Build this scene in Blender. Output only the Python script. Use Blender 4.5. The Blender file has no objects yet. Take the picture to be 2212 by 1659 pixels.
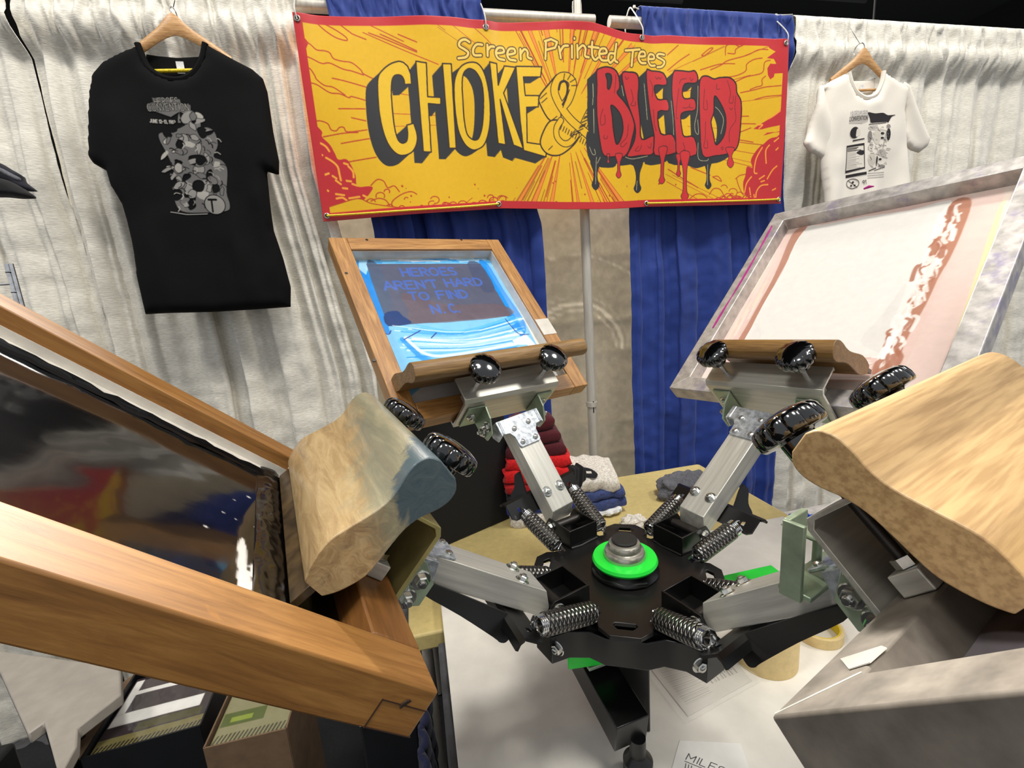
import bpy, math, random
import numpy as np
from mathutils import Vector, Matrix, noise
from mathutils.geometry import tessellate_polygon

# ------------------------------------------------------------------ camera, world, lights, exposure
scn = bpy.context.scene
IW, IH, FPX = 2212.0, 1659.0, 990.0
PITCH, ROLL, YAW = math.radians(11.3), math.radians(4.1), math.radians(11.8)
CAM = np.array([0, 0, 1.5])
_fw = np.array([math.sin(YAW)*math.cos(PITCH), math.cos(YAW)*math.cos(PITCH), -math.sin(PITCH)])
_r0 = np.array([math.cos(YAW), -math.sin(YAW), 0.0]); _u0 = np.cross(_r0, _fw)
CR = math.cos(ROLL)*_r0 - math.sin(ROLL)*_u0
CU = math.sin(ROLL)*_r0 + math.cos(ROLL)*_u0
cam = bpy.data.objects.new('camera', bpy.data.cameras.new('camera'))
scn.collection.objects.link(cam); scn.camera = cam
cam.matrix_world = Matrix([[CR[i], CU[i], -_fw[i], CAM[i]] for i in range(3)] + [[0, 0, 0, 1]])
cam.data.sensor_width = 36; cam.data.lens = 36*FPX/IW; cam.data.clip_start = 0.01

world = bpy.data.worlds.new('hall_light'); scn.world = world; world.use_nodes = True
world.node_tree.nodes['Background'].inputs[0].default_value = (0.92, 0.95, 1.0, 1)
world.node_tree.nodes['Background'].inputs[1].default_value = 0.62
scn.view_settings.view_transform = 'Standard'; scn.view_settings.look = 'None'
scn.view_settings.exposure = 0.0; scn.view_settings.gamma = 1.0
scn.view_settings.use_curve_mapping = False

def area(loc, target, power, size, col=(1, 0.965, 0.90)):
    l = bpy.data.lights.new('hall_or_fill_lamp', 'AREA'); l.energy = power; l.size = size; l.color = col; l.shape = 'DISK'
    o = bpy.data.objects.new('hall_or_fill_lamp', l); scn.collection.objects.link(o); o.location = loc
    o.rotation_euler = (Vector(target)-Vector(loc)).to_track_quat('-Z', 'Y').to_euler()
    return o
area((0.7, -0.4, 5.4), (0.4, 1.0, 1.0), 140, 0.9)
area((-2.4, -0.2, 5.4), (0.2, 1.0, 1.0), 85, 0.9)
area((3.3, -0.1, 5.4), (0.6, 1.0, 1.0), 85, 0.9)
area((0.4, 6.0, 6.0), (0.4, 2.0, 1.2), 1300, 0.6)  # fill lamp added beyond the drapes to brighten the pale sheet from behind

# ------------------------------------------------------------------ helpers
def ray(x, y): return _fw + CR*(x-IW/2)/FPX + CU*(IH/2-y)/FPX
def atZ(x, y, z):
    d = ray(x, y); return CAM + d*(z-CAM[2])/d[2]
def atY(x, y, Y):
    d = ray(x, y); return CAM + d*(Y-CAM[1])/d[1]

def link(o, parent=None, M=None):
    scn.collection.objects.link(o)
    if parent: o.parent = parent
    if M is not None: o.matrix_local = M if isinstance(M, Matrix) else Matrix(M)
    return o
def tag(o, label=None, cat=None, group=None, kind=None):
    if label: o['label'] = label
    if cat: o['category'] = cat
    if group: o['group'] = group
    if kind: o['kind'] = kind
    return o
def empty(name, label, cat, M=None, group=None):
    o = bpy.data.objects.new(name, None); o.empty_display_size = 0.03; link(o, None, M)
    return tag(o, label, cat, group)
def T(x, y, z): return Matrix.Translation((x, y, z))
def basis(o, x, y, z):
    return Matrix([[x[i], y[i], z[i], o[i]] for i in range(3)] + [[0, 0, 0, 1]])

class MB:
    def __init__(s): s.v = []; s.f = []
    def add(s, vs, fs):
        n = len(s.v); s.v += [tuple(float(c) for c in v) for v in vs]; s.f += [tuple(i+n for i in f) for f in fs]; return s
    def box(s, c, sz, R=None):
        vs = []
        for k in range(8):
            p = Vector(((k & 1)-.5, ((k >> 1) & 1)-.5, ((k >> 2) & 1)-.5)); p = Vector((p.x*sz[0], p.y*sz[1], p.z*sz[2]))
            if R is not None: p = R @ p
            vs.append(p+Vector(c))
        return s.add(vs, [(0, 2, 3, 1), (4, 5, 7, 6), (0, 1, 5, 4), (2, 6, 7, 3), (0, 4, 6, 2), (1, 3, 7, 5)])
    def prism(s, poly, h0, h1, holes=(), f=lambda a, b, h: (a, b, h)):
        loops = [list(poly)]+[list(h) for h in holes]
        tr = tessellate_polygon([[Vector((p[0], p[1], 0)) for p in l] for l in loops])
        flat = [p for l in loops for p in l]; n = len(flat)
        vs = [f(p[0], p[1], h0) for p in flat]+[f(p[0], p[1], h1) for p in flat]
        fs = [tuple(t) for t in tr]+[tuple(i+n for i in reversed(t)) for t in tr]
        k = 0
        for l in loops:
            m = len(l)
            for i in range(m): fs.append((k+i, k+(i+1) % m, k+(i+1) % m+n, k+i+n))
            k += m
        return s.add(vs, fs)
    def lathe(s, prof, o=(0, 0, 0), ax=(0, 0, 1), n=32, lobes=0, amp=0):
        ax = Vector(ax).normalized(); q = Vector((0, 0, 1)).rotation_difference(ax); o = Vector(o); vs = []; fs = []
        for (r, h) in prof:
            for i in range(n):
                a = 2*math.pi*i/n; rr = r
                if lobes and r > .0235: rr = r*(1-amp*(1-abs(math.sin(a*lobes/2))**.55))
                vs.append(o+q @ Vector((rr*math.cos(a), rr*math.sin(a), h)))
        for j in range(len(prof)-1):
            for i in range(n): fs.append((j*n+i, j*n+(i+1) % n, (j+1)*n+(i+1) % n, (j+1)*n+i))
        fs.append(tuple(range(n-1, -1, -1))); fs.append(tuple((len(prof)-1)*n+i for i in range(n)))
        return s.add(vs, fs)
    def cyl(s, a, b, r, n=20, r2=None):
        a = Vector(a); b = Vector(b); L = (b-a).length
        return s.lathe([(r, 0), (r if r2 is None else r2, L)], a, b-a, n)
    def tube(s, pts, r, n=8, closed=False):
        P = [Vector(p) for p in pts]; m = len(P); vs = []; fs = []; up = None
        for i, p in enumerate(P):
            t = (P[(i+1) % m if closed else min(i+1, m-1)]-P[(i-1) % m if closed else max(i-1, 0)])
            if t.length < 1e-9: t = Vector((0, 0, 1))
            t.normalize()
            if up is None:
                up = t.orthogonal().normalized()
            up = (up-t*up.dot(t)); up = up.normalized() if up.length > 1e-6 else t.orthogonal().normalized()
            w = t.cross(up); rr = r[i] if hasattr(r, '__len__') else r
            for k in range(n):
                a = 2*math.pi*k/n; vs.append(p+(up*math.cos(a)+w*math.sin(a))*rr)
        for i in range(m if closed else m-1):
            j = (i+1) % m
            for k in range(n): fs.append((i*n+k, i*n+(k+1) % n, j*n+(k+1) % n, j*n+k))
        if not closed: fs.append(tuple(range(n-1, -1, -1))); fs.append(tuple((m-1)*n+k for k in range(n)))
        return s.add(vs, fs)
    def hexbolt(s, o, ax, r=.006, washer=True, h=None):
        ax = Vector(ax).normalized(); o = Vector(o); h = h or r*.8
        if washer: s.lathe([(r*1.45, 0), (r*1.5, r*.12), (r*1.35, r*.25)], o, ax, 20); o = o+ax*r*.25
        s.lathe([(r, 0), (r, h*.8), (r*.82, h)], o, ax, 6)
        return s.lathe([(r*.55, 0), (r*.55, h*.25), (r*.4, h*.4)], o+ax*h, ax, 12)
    def build(s, name, mat, parent=None, M=None, smooth=40, bevel=0, seg=2, sub=0):
        me = bpy.data.meshes.new(name); me.from_pydata(s.v, [], s.f); me.update()
        o = bpy.data.objects.new(name, me); me.materials.append(mat); link(o, parent, M)
        import bmesh
        b = bmesh.new(); b.from_mesh(me); bmesh.ops.recalc_face_normals(b, faces=b.faces); b.to_mesh(me); b.free()
        if smooth:
            for p in me.polygons: p.use_smooth = True
            me.set_sharp_from_angle(angle=math.radians(smooth))
        if bevel:
            m = o.modifiers.new('bevel', 'BEVEL'); m.width = bevel; m.segments = seg; m.limit_method = 'ANGLE'; m.angle_limit = math.radians(40)
            m.harden_normals = False
        if sub:
            m = o.modifiers.new('sub', 'SUBSURF'); m.levels = sub; m.render_levels = sub
        return o

def several(name, mat, parent, M, makers, **k):
    """one object per piece: makers is a list of functions that each fill one builder"""
    out = []
    for f in makers:
        b = MB(); f(b); out.append(b.build(name, mat, parent, M, **k))
    return out
def s2l(c):
    c = np.asarray(c, float); return np.where(c <= .04045, c/12.92, ((c+.055)/1.055)**2.4)
def hx(h): return tuple(int(h[i:i+2], 16)/255 for i in (0, 2, 4))

# ------------------------------------------------------------------ materials (all node based)
def new_mat(name):
    m = bpy.data.materials.new(name); m.use_nodes = True; nt = m.node_tree
    return m, nt, nt.nodes['Principled BSDF']
def N(nt, t, **kw):
    n = nt.nodes.new(t)
    for k, v in kw.items():
        if k.startswith('i_'):
            key = k[2:]; n.inputs[int(key) if key.isdigit() else key].default_value = v
        else: setattr(n, k, v)
    return n
def coords(nt, scale=(1, 1, 1), kind='Object'):
    tc = N(nt, 'ShaderNodeTexCoord'); mp = N(nt, 'ShaderNodeMapping'); mp.inputs['Scale'].default_value = scale
    nt.links.new(tc.outputs[kind], mp.inputs[0]); return mp.outputs[0]
def noise_n(nt, vec, scale, detail=4, rough=.6, dist=0):
    n = N(nt, 'ShaderNodeTexNoise'); n.inputs['Scale'].default_value = scale; n.inputs['Detail'].default_value = detail
    n.inputs['Roughness'].default_value = rough; n.inputs['Distortion'].default_value = dist
    nt.links.new(vec, n.inputs['Vector']); return n.outputs['Fac']
def ramp(nt, fac, stops):
    r = N(nt, 'ShaderNodeValToRGB'); e = r.color_ramp.elements
    while len(e) < len(stops): e.new(.5)
    for el, (p, c) in zip(e, stops):
        el.position = p; el.color = tuple(s2l(c))+(1,) if len(c) == 3 else c
    nt.links.new(fac, r.inputs[0]); return r.outputs[0]
def bumpn(nt, bsdf, h, strength=.2, dist=.002):
    b = N(nt, 'ShaderNodeBump'); b.inputs['Strength'].default_value = strength; b.inputs['Distance'].default_value = dist
    nt.links.new(h, b.inputs['Height']); nt.links.new(b.outputs[0], bsdf.inputs['Normal'])
def mixc(nt, fac, a, b):
    m = N(nt, 'ShaderNodeMix', data_type='RGBA')
    for s, v in ((0, fac), (6, a), (7, b)):
        if isinstance(v, (int, float)): m.inputs[s].default_value = v
        elif isinstance(v, tuple): m.inputs[s].default_value = tuple(s2l(v))+(1,)
        else: nt.links.new(v, m.inputs[s])
    return m.outputs[2]
def plain(name, col, rough=.5, metal=0, var=.12, scale=30, bump=0, stretch=(1, 1, 1), coat=0, ior=1.5, bdist=.001):
    m, nt, b = new_mat(name); v = coords(nt, stretch)
    f = noise_n(nt, v, scale)
    lo = tuple(max(0, c*(1-var)) for c in col); hi = tuple(min(1, c*(1+var)) for c in col)
    nt.links.new(ramp(nt, f, [(.3, lo), (.7, hi)]), b.inputs['Base Color'])
    b.inputs['Roughness'].default_value = rough; b.inputs['Metallic'].default_value = metal
    b.inputs['IOR'].default_value = ior
    if coat: b.inputs['Coat Weight'].default_value = coat; b.inputs['Coat Roughness'].default_value = .06
    if bump: bumpn(nt, b, f, bump, bdist)
    return m
def metal(name, col=(.72, .72, .7), rough=.32, stretch=(1, 1, 1), scale=60, var=.1, met=.9, stain=None, bump=.05):
    m, nt, b = new_mat(name); v = coords(nt, stretch); f = noise_n(nt, v, scale, 5)
    c = ramp(nt, f, [(.3, tuple(x*(1-var) for x in col)), (.7, tuple(min(1, x*(1+var)) for x in col))])
    if stain:
        g = noise_n(nt, coords(nt), stain[1], 4, .7)
        c = mixc(nt, ramp(nt, g, [(stain[2], (0, 0, 0)), (stain[2]+.12, (1, 1, 1))]), c, stain[0])
    nt.links.new(c, b.inputs['Base Color']); b.inputs['Metallic'].default_value = met
    r = N(nt, 'ShaderNodeMapRange', i_3=rough*.8, i_4=rough*1.35); nt.links.new(f, r.inputs[0]); nt.links.new(r.outputs[0], b.inputs['Roughness'])
    if bump: bumpn(nt, b, f, bump, .0006)
    return m
def wood(name, cols, axis=0, scale=1.0, rough=.5, stains=(), grain=9, fade=None, coat=.0, fines=.55):
    """cols = dark, mid, light; grain runs along axis; stains = (color, noise scale, threshold)"""
    m, nt, b = new_mat(name); st = [10*scale]*3; st[axis] = 1.0*scale
    v = coords(nt, tuple(st)); f = noise_n(nt, v, grain, 6, .65, .8)
    st2 = [60*scale]*3; st2[axis] = 3*scale
    g = noise_n(nt, coords(nt, tuple(st2)), 6, 3, .5)
    c = ramp(nt, f, [(.25, cols[0]), (.5, cols[1]), (.75, cols[2])])
    fine = ramp(nt, g, [(.35, (.72, .66, .58)), (.6, (1, 1, 1))])
    mm = N(nt, 'ShaderNodeMix', data_type='RGBA', blend_type='MULTIPLY'); mm.inputs[0].default_value = fines
    nt.links.new(c, mm.inputs[6]); nt.links.new(fine, mm.inputs[7]); c = mm.outputs[2]
    for k, (sc, ns, th) in enumerate(stains):
        tc = N(nt, 'ShaderNodeTexCoord'); mp = N(nt, 'ShaderNodeMapping'); mp.inputs['Location'].default_value = (k*1.7+.3, k*.9, k*2.1)
        nt.links.new(tc.outputs['Object'], mp.inputs[0])
        q = noise_n(nt, mp.outputs[0], ns, 5, .65, .4)
        c = mixc(nt, ramp(nt, q, [(th, (0, 0, 0)), (th+.1, (.8, .8, .8))]), c, sc)
    nt.links.new(c, b.inputs['Base Color']); b.inputs['Roughness'].default_value = rough
    if coat: b.inputs['Coat Weight'].default_value = coat; b.inputs['Coat Roughness'].default_value = .25
    bumpn(nt, b, f, .25, .0012)
    return m
def painted(name, rough=.5, bump=0, bscale=80, coat=0, stretch=(1, 1, 1), spec=.5, var=.06, rough_attr=False, trans=0, bd=.001):
    """colour comes from the mesh's own colour attribute (printed or painted pattern)"""
    m, nt, b = new_mat(name); a = N(nt, 'ShaderNodeAttribute', attribute_name='paint')
    f = noise_n(nt, coords(nt, stretch), bscale, 4)
    k = ramp(nt, f, [(.3, (1-var,)*3), (.7, (1, 1, 1))])
    mm = N(nt, 'ShaderNodeMix', data_type='RGBA', blend_type='MULTIPLY'); mm.inputs[0].default_value = 1
    nt.links.new(a.outputs['Color'], mm.inputs[6]); nt.links.new(k, mm.inputs[7]); nt.links.new(mm.outputs[2], b.inputs['Base Color'])
    b.inputs['Roughness'].default_value = rough; b.inputs['Specular IOR Level'].default_value = spec
    if coat: b.inputs['Coat Weight'].default_value = coat; b.inputs['Coat Roughness'].default_value = .04
    if bump: bumpn(nt, b, f, bump, bd)
    if trans: b.inputs['Transmission Weight'].default_value = trans
    return m
def fabric(name, col, rough=.75, sheen=.2, weave=(1, 1, 6), scale=90, bump=.35, var=.12, bdist=.0015, spec=.4):
    m, nt, b = new_mat(name); v = coords(nt, weave); f = noise_n(nt, v, scale, 3, .6)
    big = noise_n(nt, coords(nt), 7, 3)
    c = ramp(nt, f, [(.3, tuple(x*(1-var) for x in col)), (.7, tuple(min(1, x*(1+var*.6)) for x in col))])
    nt.links.new(c, b.inputs['Base Color']); b.inputs['Roughness'].default_value = rough; b.inputs['Sheen Weight'].default_value = sheen
    b.inputs['Specular IOR Level'].default_value = spec
    bumpn(nt, b, f, bump, bdist)
    return m

M = {}
M['white_drape'] = fabric('white_drape', (.86, .84, .79), .42, .2, (1.2, 1, 7), 55, .55, .1, .002)
M['blue_drape'] = fabric('blue_drape', (.09, .20, .50), .7, .1, (1, 1, 3), 240, .3, .12, .0008)
M['back_sheet'] = painted('back_sheet', .45, .2, 30, var=.08)
_nt = M['back_sheet'].node_tree; _tr = N(_nt, 'ShaderNodeBsdfTranslucent'); _mx = N(_nt, 'ShaderNodeMixShader', i_0=.55)
_nt.links.new(_nt.nodes['Principled BSDF'].inputs['Base Color'].links[0].from_socket, _tr.inputs[0])
_nt.links.new(_nt.nodes['Principled BSDF'].outputs[0], _mx.inputs[1]); _nt.links.new(_tr.outputs[0], _mx.inputs[2]); _nt.links.new(_mx.outputs[0], _nt.nodes['Material Output'].inputs[0])
M['steel_pipe'] = metal('steel_pipe', (.74, .72, .68), .42, (1, 1, .1), 90, .05, .35)
M['banner'] = painted('banner_vinyl', .36, 0, var=.03, spec=.5)
M['grommet'] = metal('grommet', (.7, .68, .64), .3)
M['zip'] = plain('zip_tie', (.82, .81, .78), .35)
M['cord'] = plain('yellow_cord', (.86, .74, .10), .5, var=.2, scale=300)
M['black_cotton'] = fabric('black_cotton', (.07, .068, .07), .95, .0, (1, 1, 1), 700, .15, .15, .0005, .12)
M['white_cotton'] = fabric('white_cotton', (.90, .87, .82), .85, .1, (1, 1, 1), 500, .12, .03, .0005)
M['print_dark'] = painted('shirt_print_dark', .9, var=.08, bscale=900, spec=.12)
M['print_white'] = painted('shirt_print_white', .85, var=.02, spec=.2)
M['hanger'] = wood('hanger_wood', ((.66, .47, .28), (.76, .58, .37), (.84, .68, .46)), 0, 1.5, .4)
M['chrome'] = metal('chrome', (.85, .85, .85), .12, met=1)
M['label_white'] = plain('label_white', (.85, .85, .84), .7)
M['wood_screen'] = wood('pine_rail_x', ((.50, .34, .16), (.66, .47, .25), (.76, .58, .34)), 0, 1, .45, [((.45, .16, .06), 5, .72)], coat=.15)
M['wood_screen_y'] = wood('pine_rail_y', ((.50, .34, .16), (.66, .47, .25), (.76, .58, .34)), 1, 1, .45, [((.45, .16, .06), 5, .72)], coat=.15)
M['wood_near'] = wood('stained_rail_x', ((.33, .205, .08), (.47, .305, .13), (.57, .395, .19)), 0, .55, .5, [((.48, .20, .08), 7, .60), ((.72, .46, .14), 9, .62), ((.40, .24, .10), 5, .60)], coat=.0, fines=.35)
M['wood_near_y'] = wood('stained_rail_y', ((.42, .27, .11), (.56, .385, .18), (.66, .48, .25)), 1, .9, .5, [((.52, .24, .10), 8, .60), ((.76, .50, .16), 9, .62)], coat=.0, fines=.22)
M['alu_frame'] = metal('alu_frame', (.70, .68, .66), .45, (1, 1, 1), 40, .14, .55, ((.60, .57, .64), 14, .55))
M['alu_near'] = metal('alu_near', (.52, .49, .45), .5, (1, 1, 1), 30, .14, .45, ((.56, .53, .56), 9, .6))
M['alu'] = metal('alu_tube', (.80, .79, .75), .38, (1, .05, 1), 120, .09, .55)
M['alu_channel'] = metal('alu_channel', (.76, .75, .71), .33, (.05, 1, 1), 120, .07, .6)
M['zinc'] = metal('zinc_plate', (.74, .76, .78), .3, (1, 1, 1), 110, .22, .65)
M['zinc_bolt'] = metal('zinc_bolt', (.8, .8, .78), .22, met=1)
M['green_zinc'] = metal('green_zinc', (.62, .68, .58), .4, (1, 1, 1), 40, .08, .55)
M['yellow_zinc'] = metal('yellow_zinc', (.72, .68, .44), .4, (1, 1, 1), 40, .08, .4)
M['black_paint'] = plain('black_powder_coat', (.035, .034, .034), .32, 0, .2, 60, .06)
M['black_plate'] = plain('black_plate', (.05, .047, .045), .38, 0, .2, 25, .04)
M['knob'] = plain('black_knob', (.012, .012, .014), .12, 0, .1, 40, 0, coat=1)
M['pin'] = metal('dark_pin', (.25, .24, .23), .4)
M['green'] = plain('green_paint', (.10, .80, .22), .35, 0, .04, 20)
M['steel'] = metal('turned_steel', (.70, .68, .63), .22, (1, 1, 30), 40, .12, .75)
M['rubber'] = plain('rubber_cap', (.10, .10, .09), .6, var=.1)
M['tape_strip'] = plain('clear_tape', (.80, .78, .74), .25, var=.05, coat=.4)
M['sq_blue'] = None
M['table'] = plain('beige_table', (.78, .70, .46), .5, 0, .04, 60, .04)
M['board'] = plain('white_laminate', (.86, .84, .80), .4, 0, .05, 9)
M['masking'] = plain('masking_tape', (.84, .74, .52), .6, 0, .04, 80)
M['core'] = plain('yellow_core', (.80, .70, .06), .5)
M['paper'] = painted('printed_paper', .6, var=.02)
M['cardboard'] = plain('cardboard', (.42, .33, .24), .8, 0, .08, 30)
M['dark_plastic'] = plain('dark_plastic', (.05, .055, .065), .5, 0, .15, 20)
M['grey_plastic'] = plain('grey_plastic', (.60, .57, .53), .5, 0, .05, 20)
M['black_box'] = plain('black_board', (.035, .036, .038), .75, 0, .15, 60)
M['floor'] = plain('dark_carpet', (.09, .09, .10), .95, 0, .2, 90, .2)
M['ceiling'] = plain('black_ceiling', (.012, .012, .014), .9)
M['truss'] = plain('truss', (.10, .095, .085), .6)
M['wallc'] = plain('hall_wall', (.03, .03, .035), .9)
M['column'] = plain('beige_column', (.55, .52, .45), .8)
def mixed_wood(name, base, stops, ax):
    pass

def blue_sq():
    m, nt, b = new_mat('inked_squeegee_wood'); v = coords(nt, (1.5, 9, 9)); f = noise_n(nt, v, 7, 6, .7, 1)
    c = ramp(nt, f, [(.25, (.52, .42, .30)), (.5, (.68, .57, .40)), (.75, (.80, .70, .52))])
    tc = N(nt, 'ShaderNodeTexCoord'); sp = N(nt, 'ShaderNodeSeparateXYZ'); nt.links.new(tc.outputs['Object'], sp.inputs[0])
    n2 = noise_n(nt, coords(nt), 22, 5, .7, .5)
    def zone(sx, offx, sz, offz, amp):
        a = N(nt, 'ShaderNodeMath', operation='MULTIPLY', i_1=sx); nt.links.new(sp.outputs[0], a.inputs[0])
        b2 = N(nt, 'ShaderNodeMath', operation='MULTIPLY_ADD', i_1=sz, i_2=offx); nt.links.new(sp.outputs[2], b2.inputs[0])
        s = N(nt, 'ShaderNodeMath', operation='ADD'); nt.links.new(a.outputs[0], s.inputs[0]); nt.links.new(b2.outputs[0], s.inputs[1])
        k = N(nt, 'ShaderNodeMath', operation='MULTIPLY_ADD', i_1=amp); nt.links.new(n2, k.inputs[0]); nt.links.new(s.outputs[0], k.inputs[2])
        return k.outputs[0]
    z1 = zone(-3.0, -1.55, 14.0, 0, 1.6)      # blue-green over the top bulb, stronger at the near end
    c = mixc(nt, ramp(nt, z1, [(.55, (0, 0, 0)), (1.0, (.7, .7, .7))]), c, (.36, .50, .48))
    z2 = zone(-9.0, -2.7, 13.0, 0, 1.2)
    c = mixc(nt, ramp(nt, z2, [(.62, (0, 0, 0)), (.80, (.9, .9, .9))]), c, (.13, .28, .36))
    n3 = noise_n(nt, coords(nt), 14, 5, .7, .3)
    c = mixc(nt, ramp(nt, n3, [(.62, (0, 0, 0)), (.7, (.6, .6, .6))]), c, (.80, .72, .62))
    n4 = noise_n(nt, coords(nt, (1, 3, 1)), 19, 5, .6, .3)
    c = mixc(nt, ramp(nt, n4, [(.66, (0, 0, 0)), (.72, (.7, .7, .7))]), c, (.30, .27, .26))
    nt.links.new(c, b.inputs['Base Color']); b.inputs['Roughness'].default_value = .38
    b.inputs['Coat Weight'].default_value = .25; b.inputs['Coat Roughness'].default_value = .2
    bumpn(nt, b, f, .3, .002); return m
M['sq_blue'] = blue_sq()
M['sq_mid'] = wood('squeegee_wood_worn', ((.42, .32, .19), (.54, .42, .26), (.64, .51, .33)), 0, 1, .45, [((.25, .36, .33), 9, .72), ((.25, .2, .13), 12, .7)])
M['sq_brown'] = wood('squeegee_wood_oak', ((.38, .27, .13), (.50, .37, .19), (.60, .46, .26)), 0, 1, .45, [((.2, .15, .08), 12, .7)])
M['sq_near'] = wood('squeegee_wood_blond', ((.66, .54, .37), (.70, .58, .40), (.74, .62, .44)), 0, .7, .5, [((.50, .42, .34), 9, .68), ((.72, .47, .36), 4.2, .62), ((.84, .78, .66), 30, .70)], coat=.15)
M['blade'] = plain('ink_blade', (.24, .19, .12), .3, 0, .5, 40)

def sleeve_mat():
    m, nt, b = new_mat('braided_sleeve'); tc = N(nt, 'ShaderNodeTexCoord'); sp = N(nt, 'ShaderNodeSeparateXYZ'); nt.links.new(tc.outputs['Object'], sp.inputs[0])
    at = N(nt, 'ShaderNodeMath', operation='ARCTAN2'); nt.links.new(sp.outputs[1], at.inputs[0]); nt.links.new(sp.outputs[0], at.inputs[1])
    outs = []
    for sg in (1, -1):
        a = N(nt, 'ShaderNodeMath', operation='MULTIPLY', i_1=6.0); nt.links.new(at.outputs[0], a.inputs[0])
        z = N(nt, 'ShaderNodeMath', operation='MULTIPLY_ADD', i_1=sg*900.0); nt.links.new(sp.outputs[2], z.inputs[0]); nt.links.new(a.outputs[0], z.inputs[2])
        sn = N(nt, 'ShaderNodeMath', operation='SINE'); nt.links.new(z.outputs[0], sn.inputs[0])
        ab = N(nt, 'ShaderNodeMath', operation='MULTIPLY_ADD', i_1=.5, i_2=.5); nt.links.new(sn.outputs[0], ab.inputs[0]); outs.append(ab.outputs[0])
    mn = N(nt, 'ShaderNodeMath', operation='MINIMUM'); nt.links.new(outs[0], mn.inputs[0]); nt.links.new(outs[1], mn.inputs[1])
    c = ramp(nt, mn.outputs[0], [(.16, (.05, .05, .05)), (.34, (.62, .60, .57))])
    nt.links.new(c, b.inputs['Base Color'])
    mr = N(nt, 'ShaderNodeMapRange', i_1=.15, i_2=.3, i_3=0.0, i_4=.95); nt.links.new(mn.outputs[0], mr.inputs[0]); nt.links.new(mr.outputs[0], b.inputs['Metallic'])
    b.inputs['Roughness'].default_value = .24; bumpn(nt, b, mn.outputs[0], .8, .002); return m
M['sleeve'] = sleeve_mat()

# ------------------------------------------------------------------ painting: patterns rasterised into colour attributes
class Canvas:
    """a pattern on a flat sheet; x,y in sheet units, px = units per pixel"""
    def __init__(s, x0, y0, x1, y1, px, col):
        s.x0, s.y0, s.x1, s.y1, s.px = x0, y0, x1, y1, px
        s.W = int(round((x1-x0)/px))+1; s.H = int(round((y1-y0)/px))+1
        s.a = np.ones((s.H, s.W, 3), np.float32)*np.array(col, np.float32)
        s.xf = lambda p: p
    def win(s, P, m):
        i0 = max(0, int((P[:, 0].min()-m-s.x0)/s.px)); i1 = min(s.W, int((P[:, 0].max()+m-s.x0)/s.px)+2)
        j0 = max(0, int((P[:, 1].min()-m-s.y0)/s.px)); j1 = min(s.H, int((P[:, 1].max()+m-s.y0)/s.px)+2)
        if i1 <= i0 or j1 <= j0: return None
        X, Y = np.meshgrid(s.x0+np.arange(i0, i1)*s.px, s.y0+np.arange(j0, j1)*s.px)
        return i0, i1, j0, j1, X, Y
    def pts(s, pts): return np.array([s.xf(p) for p in pts], float)
    def put(s, w, cov, col, al=1):
        i0, i1, j0, j1 = w; c = np.clip(cov, 0, 1)[..., None]*al
        r = s.a[j0:j1, i0:i1]; s.a[j0:j1, i0:i1] = r*(1-c)+np.array(col, np.float32)*c
    def segd(s, P, X, Y, closed):
        d = np.full(X.shape, 1e9); n = len(P)
        for k in range(n if closed else n-1):
            a = P[k]; b = P[(k+1) % n]; e = b-a; L = e@e+1e-18
            t = np.clip(((X-a[0])*e[0]+(Y-a[1])*e[1])/L, 0, 1)
            d = np.minimum(d, (X-a[0]-t*e[0])**2+(Y-a[1]-t*e[1])**2)
        return np.sqrt(d)
    def stroke(s, pts, w, col, closed=False, al=1):
        P = s.pts(pts); q = s.win(P, w)
        if q is None: return
        i0, i1, j0, j1, X, Y = q
        s.put((i0, i1, j0, j1), (w/2-s.segd(P, X, Y, closed))/s.px+.5, col, al)
    def poly(s, pts, col, line=0, lcol=(0, 0, 0), holes=(), al=1):
        P = s.pts(pts); q = s.win(P, s.px*2)
        if q is None: return
        i0, i1, j0, j1, X, Y = q; ins = np.zeros(X.shape, bool); d = np.full(X.shape, 1e9)
        for L in [P]+[s.pts(h) for h in holes]:
            n = len(L)
            for k in range(n):
                a = L[k]; b = L[(k+1) % n]
                if a[1] == b[1]: continue
                c = ((a[1] > Y) != (b[1] > Y)) & (X < (b[0]-a[0])*(Y-a[1])/(b[1]-a[1])+a[0]); ins ^= c
            d = np.minimum(d, s.segd(L, X, Y, True))
        s.put((i0, i1, j0, j1), np.where(ins, d, -d)/s.px+.5, col, al)
        if line:
            for L in [pts]+list(holes): s.stroke(L, line, lcol, True)
    def disc(s, c, r, col, al=1):
        P = s.pts([c]); q = s.win(P, r)
        if q is None: return
        i0, i1, j0, j1, X, Y = q; s.put((i0, i1, j0, j1), (r-np.hypot(X-P[0, 0], Y-P[0, 1]))/s.px+.5, col, al)
    def sample(s, x, y):
        u = np.clip((x-s.x0)/s.px, 0, s.W-1.001); v = np.clip((y-s.y0)/s.px, 0, s.H-1.001)
        i = u.astype(int); j = v.astype(int); fu = (u-i)[..., None]; fv = (v-j)[..., None]
        return (s.a[j, i]*(1-fu)+s.a[j, i+1]*fu)*(1-fv)+(s.a[j+1, i]*(1-fu)+s.a[j+1, i+1]*fu)*fv
def smooth_pts(pts, n=6, closed=True):
    P = [np.array(p, float) for p in pts]; m = len(P); out = []
    for i in range(m if closed else m-1):
        g = (lambda k: P[k % m]) if closed else (lambda k: P[min(max(k, 0), m-1)])
        a, b, c, d = g(i-1), g(i), g(i+1), g(i+2)
        for t in np.arange(n)/n:
            out.append(.5*((2*b)+(-a+c)*t+(2*a-5*b+4*c-d)*t*t+(-a+3*b-3*c+d)*t**3))
    if not closed: out.append(P[-1])
    return out

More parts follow.
